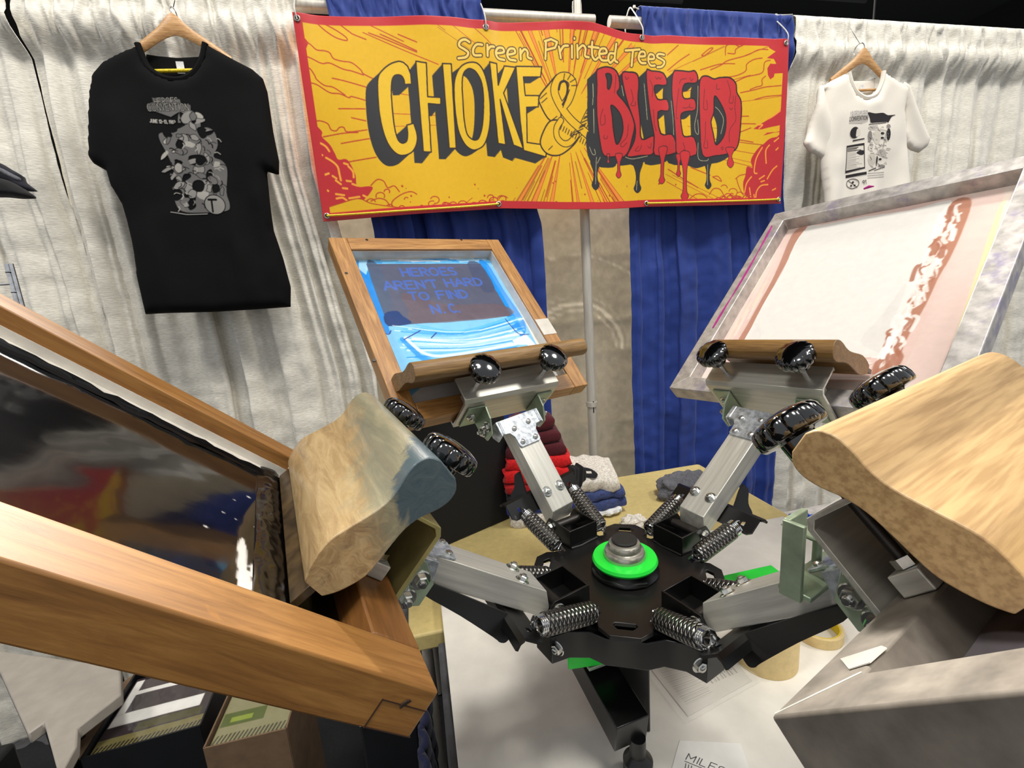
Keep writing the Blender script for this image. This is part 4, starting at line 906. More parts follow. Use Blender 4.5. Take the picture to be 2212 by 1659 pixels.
# seg runs from +y tab to +x tab; rotating by -90 degrees each time keeps the ring closed
slot = [(-.014, .124), (.014, .124), (.017, .128), (.010, .136), (-.010, .136), (-.017, .128)]
holes = [[(c*x-s*y, s*x+c*y) for x, y in slot] for c, s in [(1, 0), (0, -1), (-1, 0), (0, 1)]]
MB().prism(outl, -.006, 0, holes).build('carousel_plate', M['black_plate'], press, bevel=.0008)
MB().lathe([(.052, 0), (.054, .004), (.050, .010), (.049, .016), (.044, .017)], n=48).build('hub_collar', M['black_paint'], press)
b = MB()
b.tube([(.052*math.cos(a), .052*math.sin(a), .006+.0012*math.sin(a*9)) for a in np.linspace(-2.9, -.9, 30)], .0032, 8)
b.build('weld_bead', M['black_paint'], press)
MB().lathe([(.030, .017), (.050, .017), (.052, .021), (.050, .0255), (.034, .027), (.030, .026)], n=64).build('green_ring', M['green'], press)
tag(press.children[-1], 'bright green ring')
MB().lathe([(.033, .024), (.0335, .032), (.031, .038), (.0265, .040), (.0265, .0445), (.0245, .050), (.021, .052)], n=56).build('bearing_nut', M['steel'], press)
MB().lathe([(.0200, .050), (.0205, .055), (.019, .057), (.004, .057)], n=40).build('centre_cap', M['rubber'], press)
# lower plate under the carousel, with a downturned lip
ql = [(.030, .122), (.052, .112), (.080, .116), (.104, .132)]
lo = []
for kq in range(4):
    c, s = [(1, 0), (0, -1), (-1, 0), (0, 1)][kq]; seg = ql+[(b_, a_) for a_, b_ in reversed(ql)]
    lo += [(c*x-s*y, s*x+c*y) for x, y in seg]
MB().prism(lo, -.074, -.030).build('lower_plate', M['black_paint'], press, bevel=.0015)
MB().lathe([(.04, -.075), (.04, -.006)], n=32).build('hub_post', M['black_paint'], press)
arm_specs = {'F2': dict(a=-45, s0=-.004, sp=.0), 'F3': dict(a=45, s0=-.015, sp=.0), 'F1': dict(a=-135, s0=.015, sp=.0), 'F4': dict(a=135, s0=.000, sp=.0)}
def vec(a): return np.array(a, float)
def norm(v): return v/np.linalg.norm(v)
for key, S in arm_specs.items():
    O, s, d, n = fbasis(key); s0 = S['s0']
    la = math.radians(S['a']); out = vec([math.sin(la), math.cos(la), 0]); lat = vec([math.cos(la), -math.sin(la), 0])
    # bracket: open U box welded on the plate
    MBk = basis(out*.133, lat, out, vec([0, 0, 1]))
    b = MB(); w = .030; t = .003
    b.box((0, -w, .017), (2*w+t, t, .034)); b.box((0, 0, .0015), (2*w, 2*w, .003))
    for sg in (-1, 1):
        b.prism([(-w, 0), (w+.012, 0), (w+.014, .018), (w+.002, .034), (-w, .034)], sg*w-t/2, sg*w+t/2, f=lambda a_, b_, h: (h, a_, b_))
    br = b.build('pivot_bracket', M['black_paint'], press, MBk, bevel=.0008)
    MB().cyl((-w, .020, .020), (w, .020, .020), .0090, 20).build('hinge_pin', M['pin'], br)
    several('hinge_bolt', M['zinc_bolt'], br, None, [lambda b, sg=sg: b.hexbolt((sg*(w+t/2), .026, .018), (sg, 0, 0), .0072).cyl((sg*(w+.006), .026, .018), (sg*(w+.013), .026, .018), .003, 12) for sg in (-1, 1)])
    MB().tube([(-w, -w-.002, .002), (-w*.3, -w-.004, .001), (w*.4, -w-.003, .002), (w, -w-.002, .002)], .0022, 6).build('weld_bead', M['black_paint'], br)
    several('plate_bolt', M['zinc_bolt'], press, None, [lambda b, sg=sg: b.hexbolt(tuple(out*.158+lat*sg*.024+vec([0, 0, -.048])), tuple(out+lat*sg*.25), .0075) for sg in (-1, 1)])
    # arm from the pivot to the clamp
    piv_l = out*.150+vec([0, 0, .020]); piv = vec(MH @ Vector(piv_l))
    Q = O+s*s0+d*(-.058)+n*(-.002 if key in ('F2', 'F3') else .008)
    y = norm(Q-piv); x = norm(s-y*(s@y)); z = np.cross(x, y); L = float(np.linalg.norm(Q-piv))
    MA = MHi @ basis(piv, x, y, z)
    b = MB(); hw = .0265
    b.prism([(.010, -.022), (.014, -.006), (.030, .014), (L+.004, .014), (L+.004, -.022)], -hw, hw, f=lambda a_, b_, h: (h, a_, b_))
    arm = b.build('press_arm', M['alu'], press, MA, bevel=.0012)
    tag(arm, 'bare aluminium square tube arm')
    several('arm_bolt', M['zinc_bolt'], arm, None, [lambda b, sg=sg: b.hexbolt((sg*.0165, .068, .014), (0, 0, 1), .0068) for sg in (-1, 1)])
    # galvanised joint plate
    b = MB(); yt = L+.018
    b.prism([(-.026, L-.042), (-.022, L-.046), (.022, L-.046), (.026, L-.042), (.027, L-.022), (.034, L-.012), (.051, L-.010), (.051, yt), (-.051, yt), (-.051, L-.010), (-.034, L-.012), (-.027, L-.022)], .014, .0175)
    for sg in (-1, 1):
        b.prism([(L-.012, .0175), (yt, .0175), (yt, -.016), (L-.002, -.018), (L-.016, -.006)], sg*.051-.0015, sg*.051+.0015, f=lambda a_, b_, h: (h, a_, b_))
        b.cyl((sg*.046, L-.010, .0145), (sg*.046, yt, .0145), .0042, 10)
    jp = b.build('joint_plate', M['zinc'], arm, bevel=.0008)
    tag(jp, 'spangled galvanised joint plate')
    several('rivet', M['zinc_bolt'], arm, None, [lambda b, q6=q6: b.lathe([(.0055, .0172), (.0052, .0195), (.003, .0212), (.0005, .0216)], (q6[0], q6[1], 0), n=14) for q6 in ((-.016, L-.036), (.016, L-.036), (-.020, L-.006), (.018, L-.002))])
    # black gusset with hooked ends for the springs
    b = MB()
    b.prism([(-.088, .052), (-.080, .046), (.080, .046), (.088, .052), (.088, .080), (-.088, .080)], -.028, -.0245, holes=[[(sx-.004, .058), (sx+.004, .058), (sx+.004, .066), (sx-.004, .066)] for sx in (-.066, .066)])
    b.add([(-.090, .080, -.0245), (.090, .080, -.0245), (.092, .086, -.030), (-.092, .086, -.030), (.092, .087, -.040), (-.092, .087, -.040), (-.090, .078, -.028), (.090, .078, -.028), (-.092, .083, -.032), (.092, .083, -.032), (.092, .083, -.040), (-.092, .083, -.040)],
          [(0, 1, 2, 3), (3, 2, 4, 5), (6, 8, 9, 7), (8, 11, 10, 9), (5, 4, 10, 11), (0, 6, 7, 1), (0, 3, 8, 6), (1, 7, 9, 2), (3, 5, 11, 8), (2, 9, 10, 4)])
    for sg in (-1, 1):     # flared keels running up along the tube
        ke = (lambda v: v) if key in ('F1', 'F4') else (lambda v: .08+(v-.08)*.35)
        K_ = [(.080, -.025), (ke(.200), -.016), (ke(.212), -.016), (ke(.214), -.022), (ke(.205), -.029), (ke(.150), -.039), (.096, -.051), (.086, -.054), (.077, -.053), (.071, -.047), (.067, -.040), (.060, -.033), (.050, -.028)]
        K_ = [(y_, z_) for y_, z_ in smooth_pts(K_, 3)]
        xk = lambda z_: sg*(.034+max(0, -z_-.018)*.6)
        n7 = len(K_); vv = [(xk(z_), y_, z_) for y_, z_ in K_]+[(xk(z_)-sg*.003, y_, z_) for y_, z_ in K_]
        tri = tessellate_polygon([[Vector((p[0], p[1], 0)) for p in K_]])
        b.add(vv, [tuple(t_) for t_ in tri]+[tuple(i+n7 for i in reversed(t_)) for t_ in tri]+[(i, (i+1) % n7, (i+1) % n7+n7, i+n7) for i in range(n7)])
    b.build('spring_gusset', M['black_paint'], press, MA, smooth=30)
    # springs
    for sg in (-1, 1):
        a_w = vec((MH @ MA) @ Vector((sg*.064, .058, -.022)))
        # anchor on the neighbouring tab of the carousel plate
        tabdir = out*math.cos(math.radians(45))+lat*sg*math.sin(math.radians(45)); side = np.cross(vec([0, 0, 1]), tabdir); side = side*(1 if side@out > 0 else -1)
        h_l = tabdir*.108+side*.037+vec([0, 0, .004]); h_w = vec(MH @ Vector(h_l))
        u = norm(a_w-h_w); Ls = float(np.linalg.norm(a_w-h_w)); t = np.cross(u, vec([0, 0, 1])); t = norm(t); w2 = np.cross(u, t)
        MS = MHi @ basis(h_w, t, w2, u)
        b = MB(); R_ = .0128; y0, y1 = .012, Ls-.010
        turns = int((y1-y0)/.0030); pts = []
        for i in range(turns*10+1):
            f_ = i/(turns*10); pts.append((R_*math.cos(i*math.pi/5), R_*math.sin(i*math.pi/5), y0+(y1-y0)*f_))
        b.tube(pts, .0014, 5)
        e = pts[-1]; b.tube(smooth_pts([e, (R_*.3, R_*.6, y1+.003), (0, .003, y1+.006), (0, -.004, y1+.011), (0, -.008, y1+.006), (0, -.006, y1)], 5, False), .0014, 6)
        e = pts[0]; b.tube(smooth_pts([e, (R_*.3, R_*.6, y0-.003), (0, .003, y0-.007), (0, -.003, .001), (0, -.007, .004)], 5, False), .0014, 6)
        spg = b.build('spring', M['chrome'], press, MS)
        MB().lathe([(.0142, y0+.003), (.0152, y0+.005), (.0154, (y0+y1)/2), (.0152, y1-.012), (.0142, y1-.010)], n=28).build('braided_sleeve', M['sleeve'], spg)
    # C shaped clamp in the frame's own directions
    MF = MHi @ basis(O+s*s0, s, d, n); cl = .112 if key in ('F2', 'F3') else .106; th = .004
    dep = FR[key][9]
    top = .050 if key in ('F2', 'F3') else .074; bot = -dep-.006
    prof = [(-.010, bot), (.040, bot), (.040, bot+th), (-.002, bot+th), (-.005, bot+th+.004), (-.005, top-th-.006), (.001, top-th), (.040, top-th), (.042, top-th-.003), (.046, top-th-.002), (.045, top+.002), (.040, top), (-.004, top), (-.010, top-.008)]
    cm = M['alu_channel'] if key in ('F2', 'F3') else (M['yellow_zinc'] if key == 'F1' else M['alu_channel'])
    ch = MB().prism(prof, -cl, cl, f=lambda a_, b_, h: (h, a_, b_)).build('frame_clamp', cm, press, MF, bevel=.0006, smooth=22)
    tag(ch, 'aluminium channel clamp gripping a screen frame')
    several('angle_bracket', M['green_zinc'], ch, None, [lambda b, sg=sg: b.prism([(-.064, -.022), (-.064, .006), (-.040, .024), (-.012, .028), (-.012, -.036), (-.036, -.034)], sg*.064-.0018, sg*.064+.0018, f=lambda a_, b_, h: (h, a_, b_)).box((sg*.0825, -.0125, -.004), (.038, .0036, .064)) for sg in (-1, 1)], bevel=.0006, smooth=20)
    several('pivot_bolt', M['zinc_bolt'], ch, None, [lambda b, sg=sg, dd=dd, nn=nn: b.hexbolt((sg*.0658, dd, nn), (sg, 0, 0), .0078).cyl((sg*.071, dd, nn), (sg*.0785, dd, nn), .0032, 10) for sg in (-1, 1) for dd, nn in ((-.046, .004), (-.044, -.020))])
    several('clamp_bolt', M['zinc_bolt'], ch, None, [lambda b, sg=sg: b.hexbolt((sg*.086, -.0142, -.002), (0, -1, 0), .0072) for sg in (-1, 1)])
    for sg in (-1, 1):
        far = key in ('F2', 'F3'); kx = sg*(.079 if far else .089); kd = .020 if far else .027; kt = .100 if far else .132
        kb = MB().lathe([(.012, kt-.020), (.0155, kt-.019), (.0155, kt-.003), (.018, kt-.001), (.0285, kt-.001), (.0305, kt+.001), (.0312, kt+.007), (.0306, kt+.013), (.0285, kt+.0165), (.0232, kt+.019), (.014, kt+.0215), (.002, kt+.0225)], (kx, kd, 0), n=168, lobes=12, amp=.07)
        ko = kb.build('clamp_knob', M['knob'], ch, smooth=50)
        tag(ko, 'glossy black fluted knob')
        MB().cyl((kx, kd, .0), (kx, kd, kt-.010), .0045, 14).build('clamp_stud', M['chrome'] if far else M['pin'], ch)
        MB().box((kx, kd, .0085), (.026, .024, .016)).build('clamp_foot', M['alu'], ch, bevel=.0012)
        MB().lathe([(.0085, .017), (.0085, .024)], (kx, kd, 0), n=6).build('stud_nut', M['zinc_bolt'], ch)
    if key == 'F4':     # registration gate standing upright on the arm end
        gp = piv+y*(L-.050)+z*.014; up_ = vec([0, 0, 1]); gx2 = norm(vec([x[0], x[1], 0])); gy2 = np.cross(up_, gx2)
        MG = MA.inverted() @ MHi @ basis(gp, gx2, gy2, up_)
        b = MB(); b.box((.048, 0, .036), (.034, .006, .078)); b.box((.0665, .008, .036), (.005, .020, .078)); b.box((.012, .010, .002), (.106, .030, .006))
        gate = b.build('registration_gate', M['green_zinc'], arm, MG, bevel=.001, smooth=25); tag(gate, 'greenish zinc L shaped registration gate')
        MB().hexbolt((.042, -.003, .058), (0, -1, 0), .0058).build('gate_bolt', M['zinc_bolt'], arm, MG)
        b = MB(); b.cyl((.010, .004, .004), (.010, .004, .040), .0045, 12); b.lathe([(.0155, .040), (.016, .042), (.015, .0435)], (.010, .004, 0), n=28)
        b.build('gate_pin', M['green_zinc'], arm, MG)
# base: column, green leg strips and black foot beams
BZ = .77-HUB[2]
b = MB(); b.box((0, 0, (BZ-.075)/2), (.07, .07, -BZ-.075)); b.build('base_column', M['black_paint'], press, bevel=.002)
def beam(pa, pb, w, h, mat, name, parent=press, ext=0):
    a_, b_ = vec(pa), vec(pb); u = norm(b_-a_); L = float(np.linalg.norm(b_-a_)); x = norm(np.cross(u, vec([0, 0, 1]))); z = np.cross(x, u)
    return MB().box((0, L/2, 0), (w, L, h)).build(name, mat, parent, MHi @ basis(a_, x, u, z), bevel=.0015)
fa = atZ(1290, 1440, .885); fb = atZ(1365, 1585, .855)
fd = norm(vec([fb[0]-fa[0], fb[1]-fa[1], 0]))
beam(fa-fd*.08, fb, .055, .05, M['black_paint'], 'foot_beam')
ge = fa-fd*.02
beam(ge+vec([0, 0, .030]), ge+vec([0, 0, .030])+fd*.05, .06, .006, M['green_zinc'], 'foot_bracket')
g1 = atZ(1226, 1428, .93); g2 = atZ(1330, 1412, .93)
beam(g1, g2, .012, .022, M['green'], 'green_spacer')
tag(press.children[-1], 'bright green spacer block')
g1 = atZ(1580, 1265, .96); g2 = atZ(1690, 1240, .96)
beam(g1, g2, .055, .004, M['green'], 'green_rail'); tag(press.children[-1], 'bright green flat rail')
fe = vec([fb[0], fb[1], 0])+fd*.012
b = MB(); p3 = atZ(1378, 1640, .80)
b.lathe([(.022, .771), (.022, .80), (.012, .81), (.012, .84)], (p3[0], p3[1], 0), n=28)
o = b.build('foot_leveller', M['black_paint'], press, MHi)
b = MB(); b.hexbolt(tuple(MHi @ Vector(tuple(fa+vec([0, 0, .026])))), (0, 0, 1), .008); b.build('foot_bolt', M['zinc_bolt'], press)

# ------------------------------------------------------------------ screens
def floc(key, px, py, h):
    O, s, d, n = fbasis(key); r_ = ray(px, py); P0 = O+n*h; t = ((P0-CAM)@n)/(r_@n); v = CAM+r_*t-O
    return (float(v@s), float(v@d))
def screen_mesh(root, key, cv, mat, inset, z, res=(300, 330), rough=None, wob=.0006):
    w, L = FR[key][6], FR[key][7]
    X, Y = np.meshgrid(np.linspace(-w/2+inset*.6, w/2-inset*.6, res[0]), np.linspace(inset*.6, L-inset*.6, res[1]))
    Zs = z+wob*(vnoise(X, Y, 18, 4, 2)-.5)*2
    o = grid_mesh('mesh_fabric', np.stack([X, Y, Zs], -1), mat, root, cols=cv.sample(X, Y)); return o
def new_cv(key, px, col):
    w, L = FR[key][6], FR[key][7]; c = Canvas(-w/2, 0, w/2, L, px, col); return c
def wood_frame(key, label, name='wooden_screen', mx='wood_screen', my='wood_screen_y'):
    O, s, d, n = fbasis(key); w, L, t, dep = FR[key][6:10]
    r_ = empty(name, label, 'screen', basis(O, s, d, n))
    for yy in (0, L): 
        y0_ = yy if yy == 0 else L-t
        MB().box((0, y0_+t/2, -dep/2), (w-2*t-.0006, t, dep)).build('rail', M[mx], r_, bevel=.0018)
    for sg in (-1, 1):
        MB().box((sg*(w/2-t/2), L/2, -dep/2), (t, L, dep)).build('rail', M[my], r_, bevel=.0018)
    return r_
# screen 2: blue ink, HEROES AREN'T HARD TO FIND N.C.
sc2 = wood_frame('F2', "wooden framed screen with blue ink, its stencil reads HEROES AREN'T HARD TO FIND")
cv = new_cv('F2', .0009, hx('e6e2dc')); h2 = -.030
f2 = lambda p: floc('F2', p[0], p[1], h2)
def z4(p): return (680+p[0]/3.16, 480+p[1]/3.16)
cv.xf = lambda p: f2(z4(p))
BL1, BL2, BL3 = hx('1c8ae0'), hx('58b4ea'), hx('a8d4ee')
cv.poly(smooth_pts([(262, 240), (1150, 228), (1210, 290), (1330, 490), (1470, 750), (1510, 890), (1300, 930), (900, 1000), (640, 1200), (560, 1220), (500, 940), (480, 780), (430, 730), (330, 470), (265, 340)], 4), hx('7cbfe8'))
rs = random.Random(11)
for i in range(46):
    y = 255+rs.uniform(-20, 25); x = rs.uniform(280, 1000); cv.stroke(smooth_pts([(x, y), (x+120, y+rs.uniform(-8, 8)), (x+rs.uniform(150, 300), y)], 3, False), rs.uniform(.002, .006), rs.choice((BL2, hx('e9eef2'), hx('d5e6f0'), BL1)), al=.7)
cv.poly(smooth_pts([(268, 300), (345, 290), (500, 700), (495, 760), (440, 730), (340, 480), (280, 390)], 4), BL1)
cv.poly(smooth_pts([(1120, 270), (1180, 285), (1300, 480), (1420, 660), (1440, 750), (1380, 770), (1310, 640), (1200, 440)], 4), BL1)
cv.poly([(300, 245), (345, 248), (370, 300), (350, 360), (300, 320)], hx('9fd0ee'))
cv.poly([(352, 285), (1128, 283), (1340, 640), (500, 710)], hx('55586c'))
cv.poly(smooth_pts([(352, 285), (440, 300), (520, 520), (520, 620), (480, 640)], 3), hx('4c5a72'), al=.8)
cv.poly(smooth_pts([(1040, 285), (1128, 283), (1230, 450), (1150, 470)], 3), hx('474f6a'), al=.8)
cv.poly(smooth_pts([(600, 480), (900, 560), (1250, 560), (1330, 640), (700, 690), (640, 600)], 3), hx('66575f'), al=.8)
cv.poly(smooth_pts([(475, 625), (560, 605), (600, 640), (660, 690), (500, 708)], 3), hx('16356e'))
TXC = hx('4a64ae')
def f2text(t, a, b, h, w):
    p, q2 = cv.xf(a), cv.xf(b); L_ = math.hypot(q2[0]-p[0], q2[1]-p[1]); rt = ((q2[0]-p[0])/L_, (q2[1]-p[1])/L_)
    f = cv.xf; cv.xf = lambda v: v; text(cv, t, p[0], p[1], h, w, TXC, wd=L_/twidth(t), rt=rt, up=(-rt[1], rt[0])); cv.xf = f
f2text('HEROES', (600, 368), (985, 358), .026, .0058)
f2text("AREN'T", (480, 462), (860, 445), .026, .0058); f2text('HARD', (900, 440), (1160, 428), .026, .0058)
f2text('TO', (655, 530), (800, 528), .024, .0052); f2text('FIND', (845, 524), (1060, 514), .026, .0058)
f2text('N.', (806, 622), (905, 616), .026, .0058); f2text('C.', (930, 616), (1000, 612), .026, .0058)
for i in range(60):
    t0 = rs.random(); y = 700+t0*230; x0_ = 520+t0*90; x1_ = 1440-rs.uniform(0, 120)
    cc = rs.choice((hx('f0f2f2'), BL2, BL3, hx('dfe9ee'), BL1, BL2))
    cv.stroke(smooth_pts([(x0_+rs.uniform(0, 220), y+rs.uniform(-10, 30)), ((x0_+x1_)/2+60, y+40-60*t0), (x1_, y-60+10*t0)], 4, False), rs.uniform(.0015, .006), cc, al=.75)
cv.stroke(smooth_pts([(600, 800), (680, 880), (760, 940), (900, 945), (1150, 900), (1380, 860)], 6, False), .012, BL1, al=.8)
cv.stroke(smooth_pts([(620, 790), (760, 900), (950, 905), (1370, 830)], 6, False), .008, hx('dceaf2'), al=.9)
cv.stroke(smooth_pts([(560, 990), (620, 1180)], 3, False), .010, BL2, al=.7)
cv.poly([(1350, 805), (1440, 765), (1520, 850), (1520, 890), (1480, 885), (1450, 835), (1370, 835)], hx('ece6ea'))
for st in ([(430, 735), (500, 765), (520, 740)], [(470, 770), (475, 830), (530, 970), (560, 1100), (590, 1215)], [(610, 800), (720, 740)], [(795, 790), (830, 755)], [(1300, 660), (1390, 760), (1460, 765)]):
    cv.stroke(smooth_pts(st, 4, False), .0022, hx('1a1f78'))
M['ink2'] = painted('blue_ink_screen', .22, .1, 60, coat=.5, var=.05)
screen_mesh(sc2, 'F2', cv, M['ink2'], FR['F2'][8], h2)
w, L, t, dep = FR['F2'][6:10]
b = MB(); ti = .012
for sg in (-1, 1): b.box((sg*(w/2-t-.0008), L/2, -dep*.55), (.0012, L-2*t, dep*.8))
b.box((0, L-t-.0008, -dep*.55), (w-2*t, .0012, dep*.8)); b.box((0, t+.0008, -dep*.55), (w-2*t, .0012, dep*.8))
b.box((w/2-t*.5, L*.36, .0006), (t*1.0, .05, .0012))
b.build('sealing_tape', M['tape_strip'], sc2, bevel=0); tag(sc2.children[-1], 'pale sealing tape')
b = MB()
for (x_, y_) in ((z4((355, 120))), z4((1000, 120)), z4((215, 348)), z4((405, 942))):
    a_ = floc('F2', x_, y_, 0); b.cyl((a_[0], a_[1], -.002), (a_[0], a_[1], .0004), .0035, 10)
b.build('screw_hole', M['pin'], sc2)

# screen 3: aluminium, white ink
def alu_frame(key, label, mat, cvn, mesh_mat, h=-.034, ins=None):
    O, s, d, n = fbasis(key); w, L, t, dep = FR[key][6:10]
    r_ = empty('aluminium_screen', label, 'screen', basis(O, s, d, n))
    a = (w/2, 0, L); i_ = t
    out4 = [(-w/2, 0), (w/2, 0), (w/2, L), (-w/2, L)]; in4 = [(-w/2+t, t), (w/2-t, t), (w/2-t, L-t), (-w/2+t, L-t)]
    MB().prism(out4, -dep, 0, [in4]).build('frame', mat, r_, bevel=.002)
    b = MB()
    for k3 in range(4):   # mitre welds
        (x0_, y0_), (x1_, y1_) = out4[k3], in4[k3]; b.tube([(x0_*.99, y0_+(.002 if y0_ == 0 else -.002), 0), (x1_, y1_, 0)], .0007, 5)
    b.build('mitre_weld', M['alu_channel'], r_)
    return r_
sc3 = alu_frame('F3', 'large aluminium framed screen with a white ink rectangle and reddish brown smears', M['alu_frame'], None, None)
h3 = -.034
def z5(p): return (1380+p[0]/2.659, 330+p[1]/2.659)
cv = new_cv('F3', .0011, hx('d9c3b8')); cv.xf = lambda p: floc('F3', *z5(p), h3)
CRM = hx('e2dfd8'); PK = hx('dcc0b6'); BRN = hx('a8705a')
rs = random.Random(5)
cv.poly([(600, 250), (2300, -60), (2300, 1500), (200, 1500)], hx('dacbc0'))
cv.poly([(820, 420), (1900, 230), (1960, 300), (1500, 1300), (700, 1290), (420, 1200)], PK)
for i in range(60):
    x = rs.uniform(380, 900); y = rs.uniform(380, 1150)
    x0_ = 470+(1100-y)*.55+rs.uniform(-90, 120)
    cv.stroke([(x0_, y), (x0_+75, y-140)], rs.uniform(.002, .007), rs.choice((hx('e6d9cc'), hx('d9c9ba'), hx('dcd0b4'), hx('cdb5ac'))), al=.6)
cv.poly([(1940, 230), (2110, 200), (1790, 1330), (1500, 1330)], hx('dcc3b9')); cv.poly([(2060, 330), (2110, 250), (1830, 1260), (1730, 1300)], hx('dcd6a2'), al=.8)
cv.poly(smooth_pts([(880, 470), (960, 420), (940, 470), (800, 720), (700, 920), (620, 1060), (560, 1140), (540, 1130), (650, 940), (780, 700)], 4), BRN, al=.75)
WQ = [(975, 425), (1050, 415), (1290, 370), (1560, 330), (1790, 275), (1760, 380), (1700, 480), (1640, 640), (1560, 800), (1490, 950), (1440, 1060), (1395, 1175), (1100, 1150), (860, 1150), (600, 1142), (650, 1000), (740, 830), (830, 680), (900, 520)]
cv.poly(smooth_pts(WQ, 3), CRM, .0016, hx('f6f3ee'))
cv.poly(smooth_pts([(1540, 740), (1400, 930), (1270, 1080), (1380, 1150), (1400, 1160), (1480, 930)], 3), hx('d6d2cc'), al=.6)
cv.poly(smooth_pts([(690, 970), (640, 1060), (610, 1135), (700, 1120)], 3), hx('dedad4'), al=.7)
cv.poly(smooth_pts([(1800, 285), (1910, 270), (1870, 420), (1800, 580), (1720, 720), (1650, 870), (1560, 1030), (1480, 1200), (1400, 1290), (1340, 1290), (1400, 1180), (1490, 960), (1600, 740), (1700, 480)], 4), hx('b48069'))
for i in range(130):
    t0 = rs.random(); x = 1820-t0*400+rs.uniform(-60, 50); y = 300+t0*900+rs.uniform(-30, 30)
    cv.stroke(smooth_pts([(x, y), (x+rs.uniform(-25, 25), y+rs.uniform(10, 30)), (x-rs.uniform(0, 40), y+rs.uniform(40, 90))], 3, False), rs.uniform(.002, .011), rs.choice((hx('efe8e2'), hx('e9dfd8'), hx('efe8e2'), hx('a86f58'))), al=.85)
for i in range(18):
    y = 1170+i*8; cv.stroke(smooth_pts([(780+rs.uniform(0, 200), y), (1100, y+rs.uniform(-6, 6)), (1330, y+rs.uniform(-10, 10))], 3, False), rs.uniform(.002, .005), rs.choice((hx('efe6e0'), hx('cf9f8d'), hx('e7d5cc'))), al=.7)
cv.stroke(smooth_pts([(1440, 1060), (1400, 1180), (1480, 1020)], 3, False), .006, hx('f2eeea'))
M['ink3'] = painted('white_ink_screen', .35, .1, 60, coat=.2, var=.03)
screen_mesh(sc3, 'F3', cv, M['ink3'], FR['F3'][8], h3)
w, L, t, dep = FR['F3'][6:10]
X, Y = np.meshgrid(np.linspace(0, 1, 5), np.linspace(0, 1, 80))
# magenta ink run along the left rail and a spot on the top rail
pth = smooth_pts([floc('F3', *z5(p), .0008) for p in ((765, 420), (700, 540), (610, 700), (500, 880), (425, 1005))], 10, False)
MB().tube([(x_, y_, .0002) for x_, y_ in pth], [.003*(.45+.55*abs(math.sin(i*.21+.6))) for i in range(len(pth))], 6).build('ink_run', plain('magenta_ink', (.62, .10, .45), .4), sc3)
pth = [floc('F3', *z5(p), .0008) for p in ((1290, 205), (1320, 193), (1350, 190))]
MB().tube([(x_, y_, -.0005) for x_, y_ in pth], [.002, .0035, .001], 6).build('ink_spot', bpy.data.materials['magenta_ink'], sc3)

# screen 1: large wooden frame, black glossy ink
sc1 = wood_frame('F1', 'large wooden framed screen filled with glossy black ink, nearest at the left', 'wooden_screen', 'wood_near', 'wood_near_y')
cv = new_cv('F1', .0012, hx('0b0b0c'))
w, L, t, dep = FR['F1'][6:10]
wi = w/2-t
# white tape along the rails, crusted ink, splashes
cv.poly([(-w/2, 0), (w/2, 0), (w/2, L), (-w/2, L)], hx('0a0a0b'))
cv.poly([(wi-.012, 0), (w/2, 0), (w/2, L), (wi-.012, L)], hx('dcd8d4'))
cv.poly([(-w/2, .0), (-wi+.02, .0), (-wi+.02, .085), (-w/2, .085)], hx('e4e0dc'))
rs = random.Random(2)
cv.xf = lambda p: floc('F1', p[0], p[1], -.030)
for i in range(40):
    t0 = rs.random(); x = 512+rs.uniform(0, 95)*(.35+.65*t0); y = 1165+t0*150
    cv.poly(smooth_pts([(x, y), (x+rs.uniform(4, 14), y+rs.uniform(-8, 8)), (x+rs.uniform(4, 14), y+rs.uniform(14, 34)), (x-rs.uniform(0, 8), y+rs.uniform(10, 26))], 3), rs.choice((hx('ece8e4'), hx('ece8e4'), hx('0a0a0b'), hx('e6e2de'))))
cv.poly(smooth_pts([(524, 1160), (534, 1200), (530, 1270), (512, 1290), (518, 1210)], 3), hx('ece8e4'))
cv.xf = lambda p: p
for i in range(12):
    cv.disc((rs.uniform(-wi, wi*.4), t+rs.uniform(.07, .13)), rs.uniform(.001, .003), hx('dedad6'))
M['ink1'] = painted('black_ink_screen', .09, .12, 9, coat=.3, var=0, bd=.002)
screen_mesh(sc1, 'F1', cv, M['ink1'], t, -.030, wob=.0004)
b = MB(); z1 = -.0285
def lump(pts, r0, r1, seed):
    rg = random.Random(seed); P_ = smooth_pts(pts, 14, False)
    b.tube([(x_+rg.uniform(-.0022, .0022), y_+rg.uniform(-.002, .002), z_+rg.uniform(-.0008, .0008)) for x_, y_, z_ in P_], [rg.uniform(r0, r1) for _ in P_], 7)
for k4 in range(3): lump([(wi-.018-.004*k4, .055, z1), (wi-.021-.004*k4, .20, z1), (wi-.018-.004*k4, .38, z1), (wi-.019, .58, z1)], .0022, .0048, k4)
b.build('ink_ridge', plain('wet_black_ink', (.02, .019, .02), .22, coat=.4), sc1); tag(sc1.children[-1], 'wet black ink ridge')
Xr, Yr = np.meshgrid(np.linspace(-wi+.001, wi-.004, 220), np.linspace(.092, .128, 60)); er = np.sin(np.clip((Yr-.092)/.036, 0, 1)*math.pi)**.6
Zr = -.0302+er*(.001+.006*vnoise(Xr, Yr*1.5, 32, 3, 3))
grid_mesh('ink_crust', np.dstack([Xr, Yr, Zr]), bpy.data.materials['wet_black_ink'], sc1)
b = MB()
b.box((wi-.0008, L/2, -dep*.68), (.0012, L-2*t, dep*.42)); b.box((wi-.008, L/2, -.0285), (.016, L-2*t, .0012))
b.box((wi-.012, t+.028, -.014), (.026, .034, .0016))
b.build('sealing_tape', M['tape_strip'], sc1); tag(sc1.children[-1], 'shiny pale sealing tape')
b = MB()   # finger joint showing on the side of the near corner
xs_ = -w/2-.0002
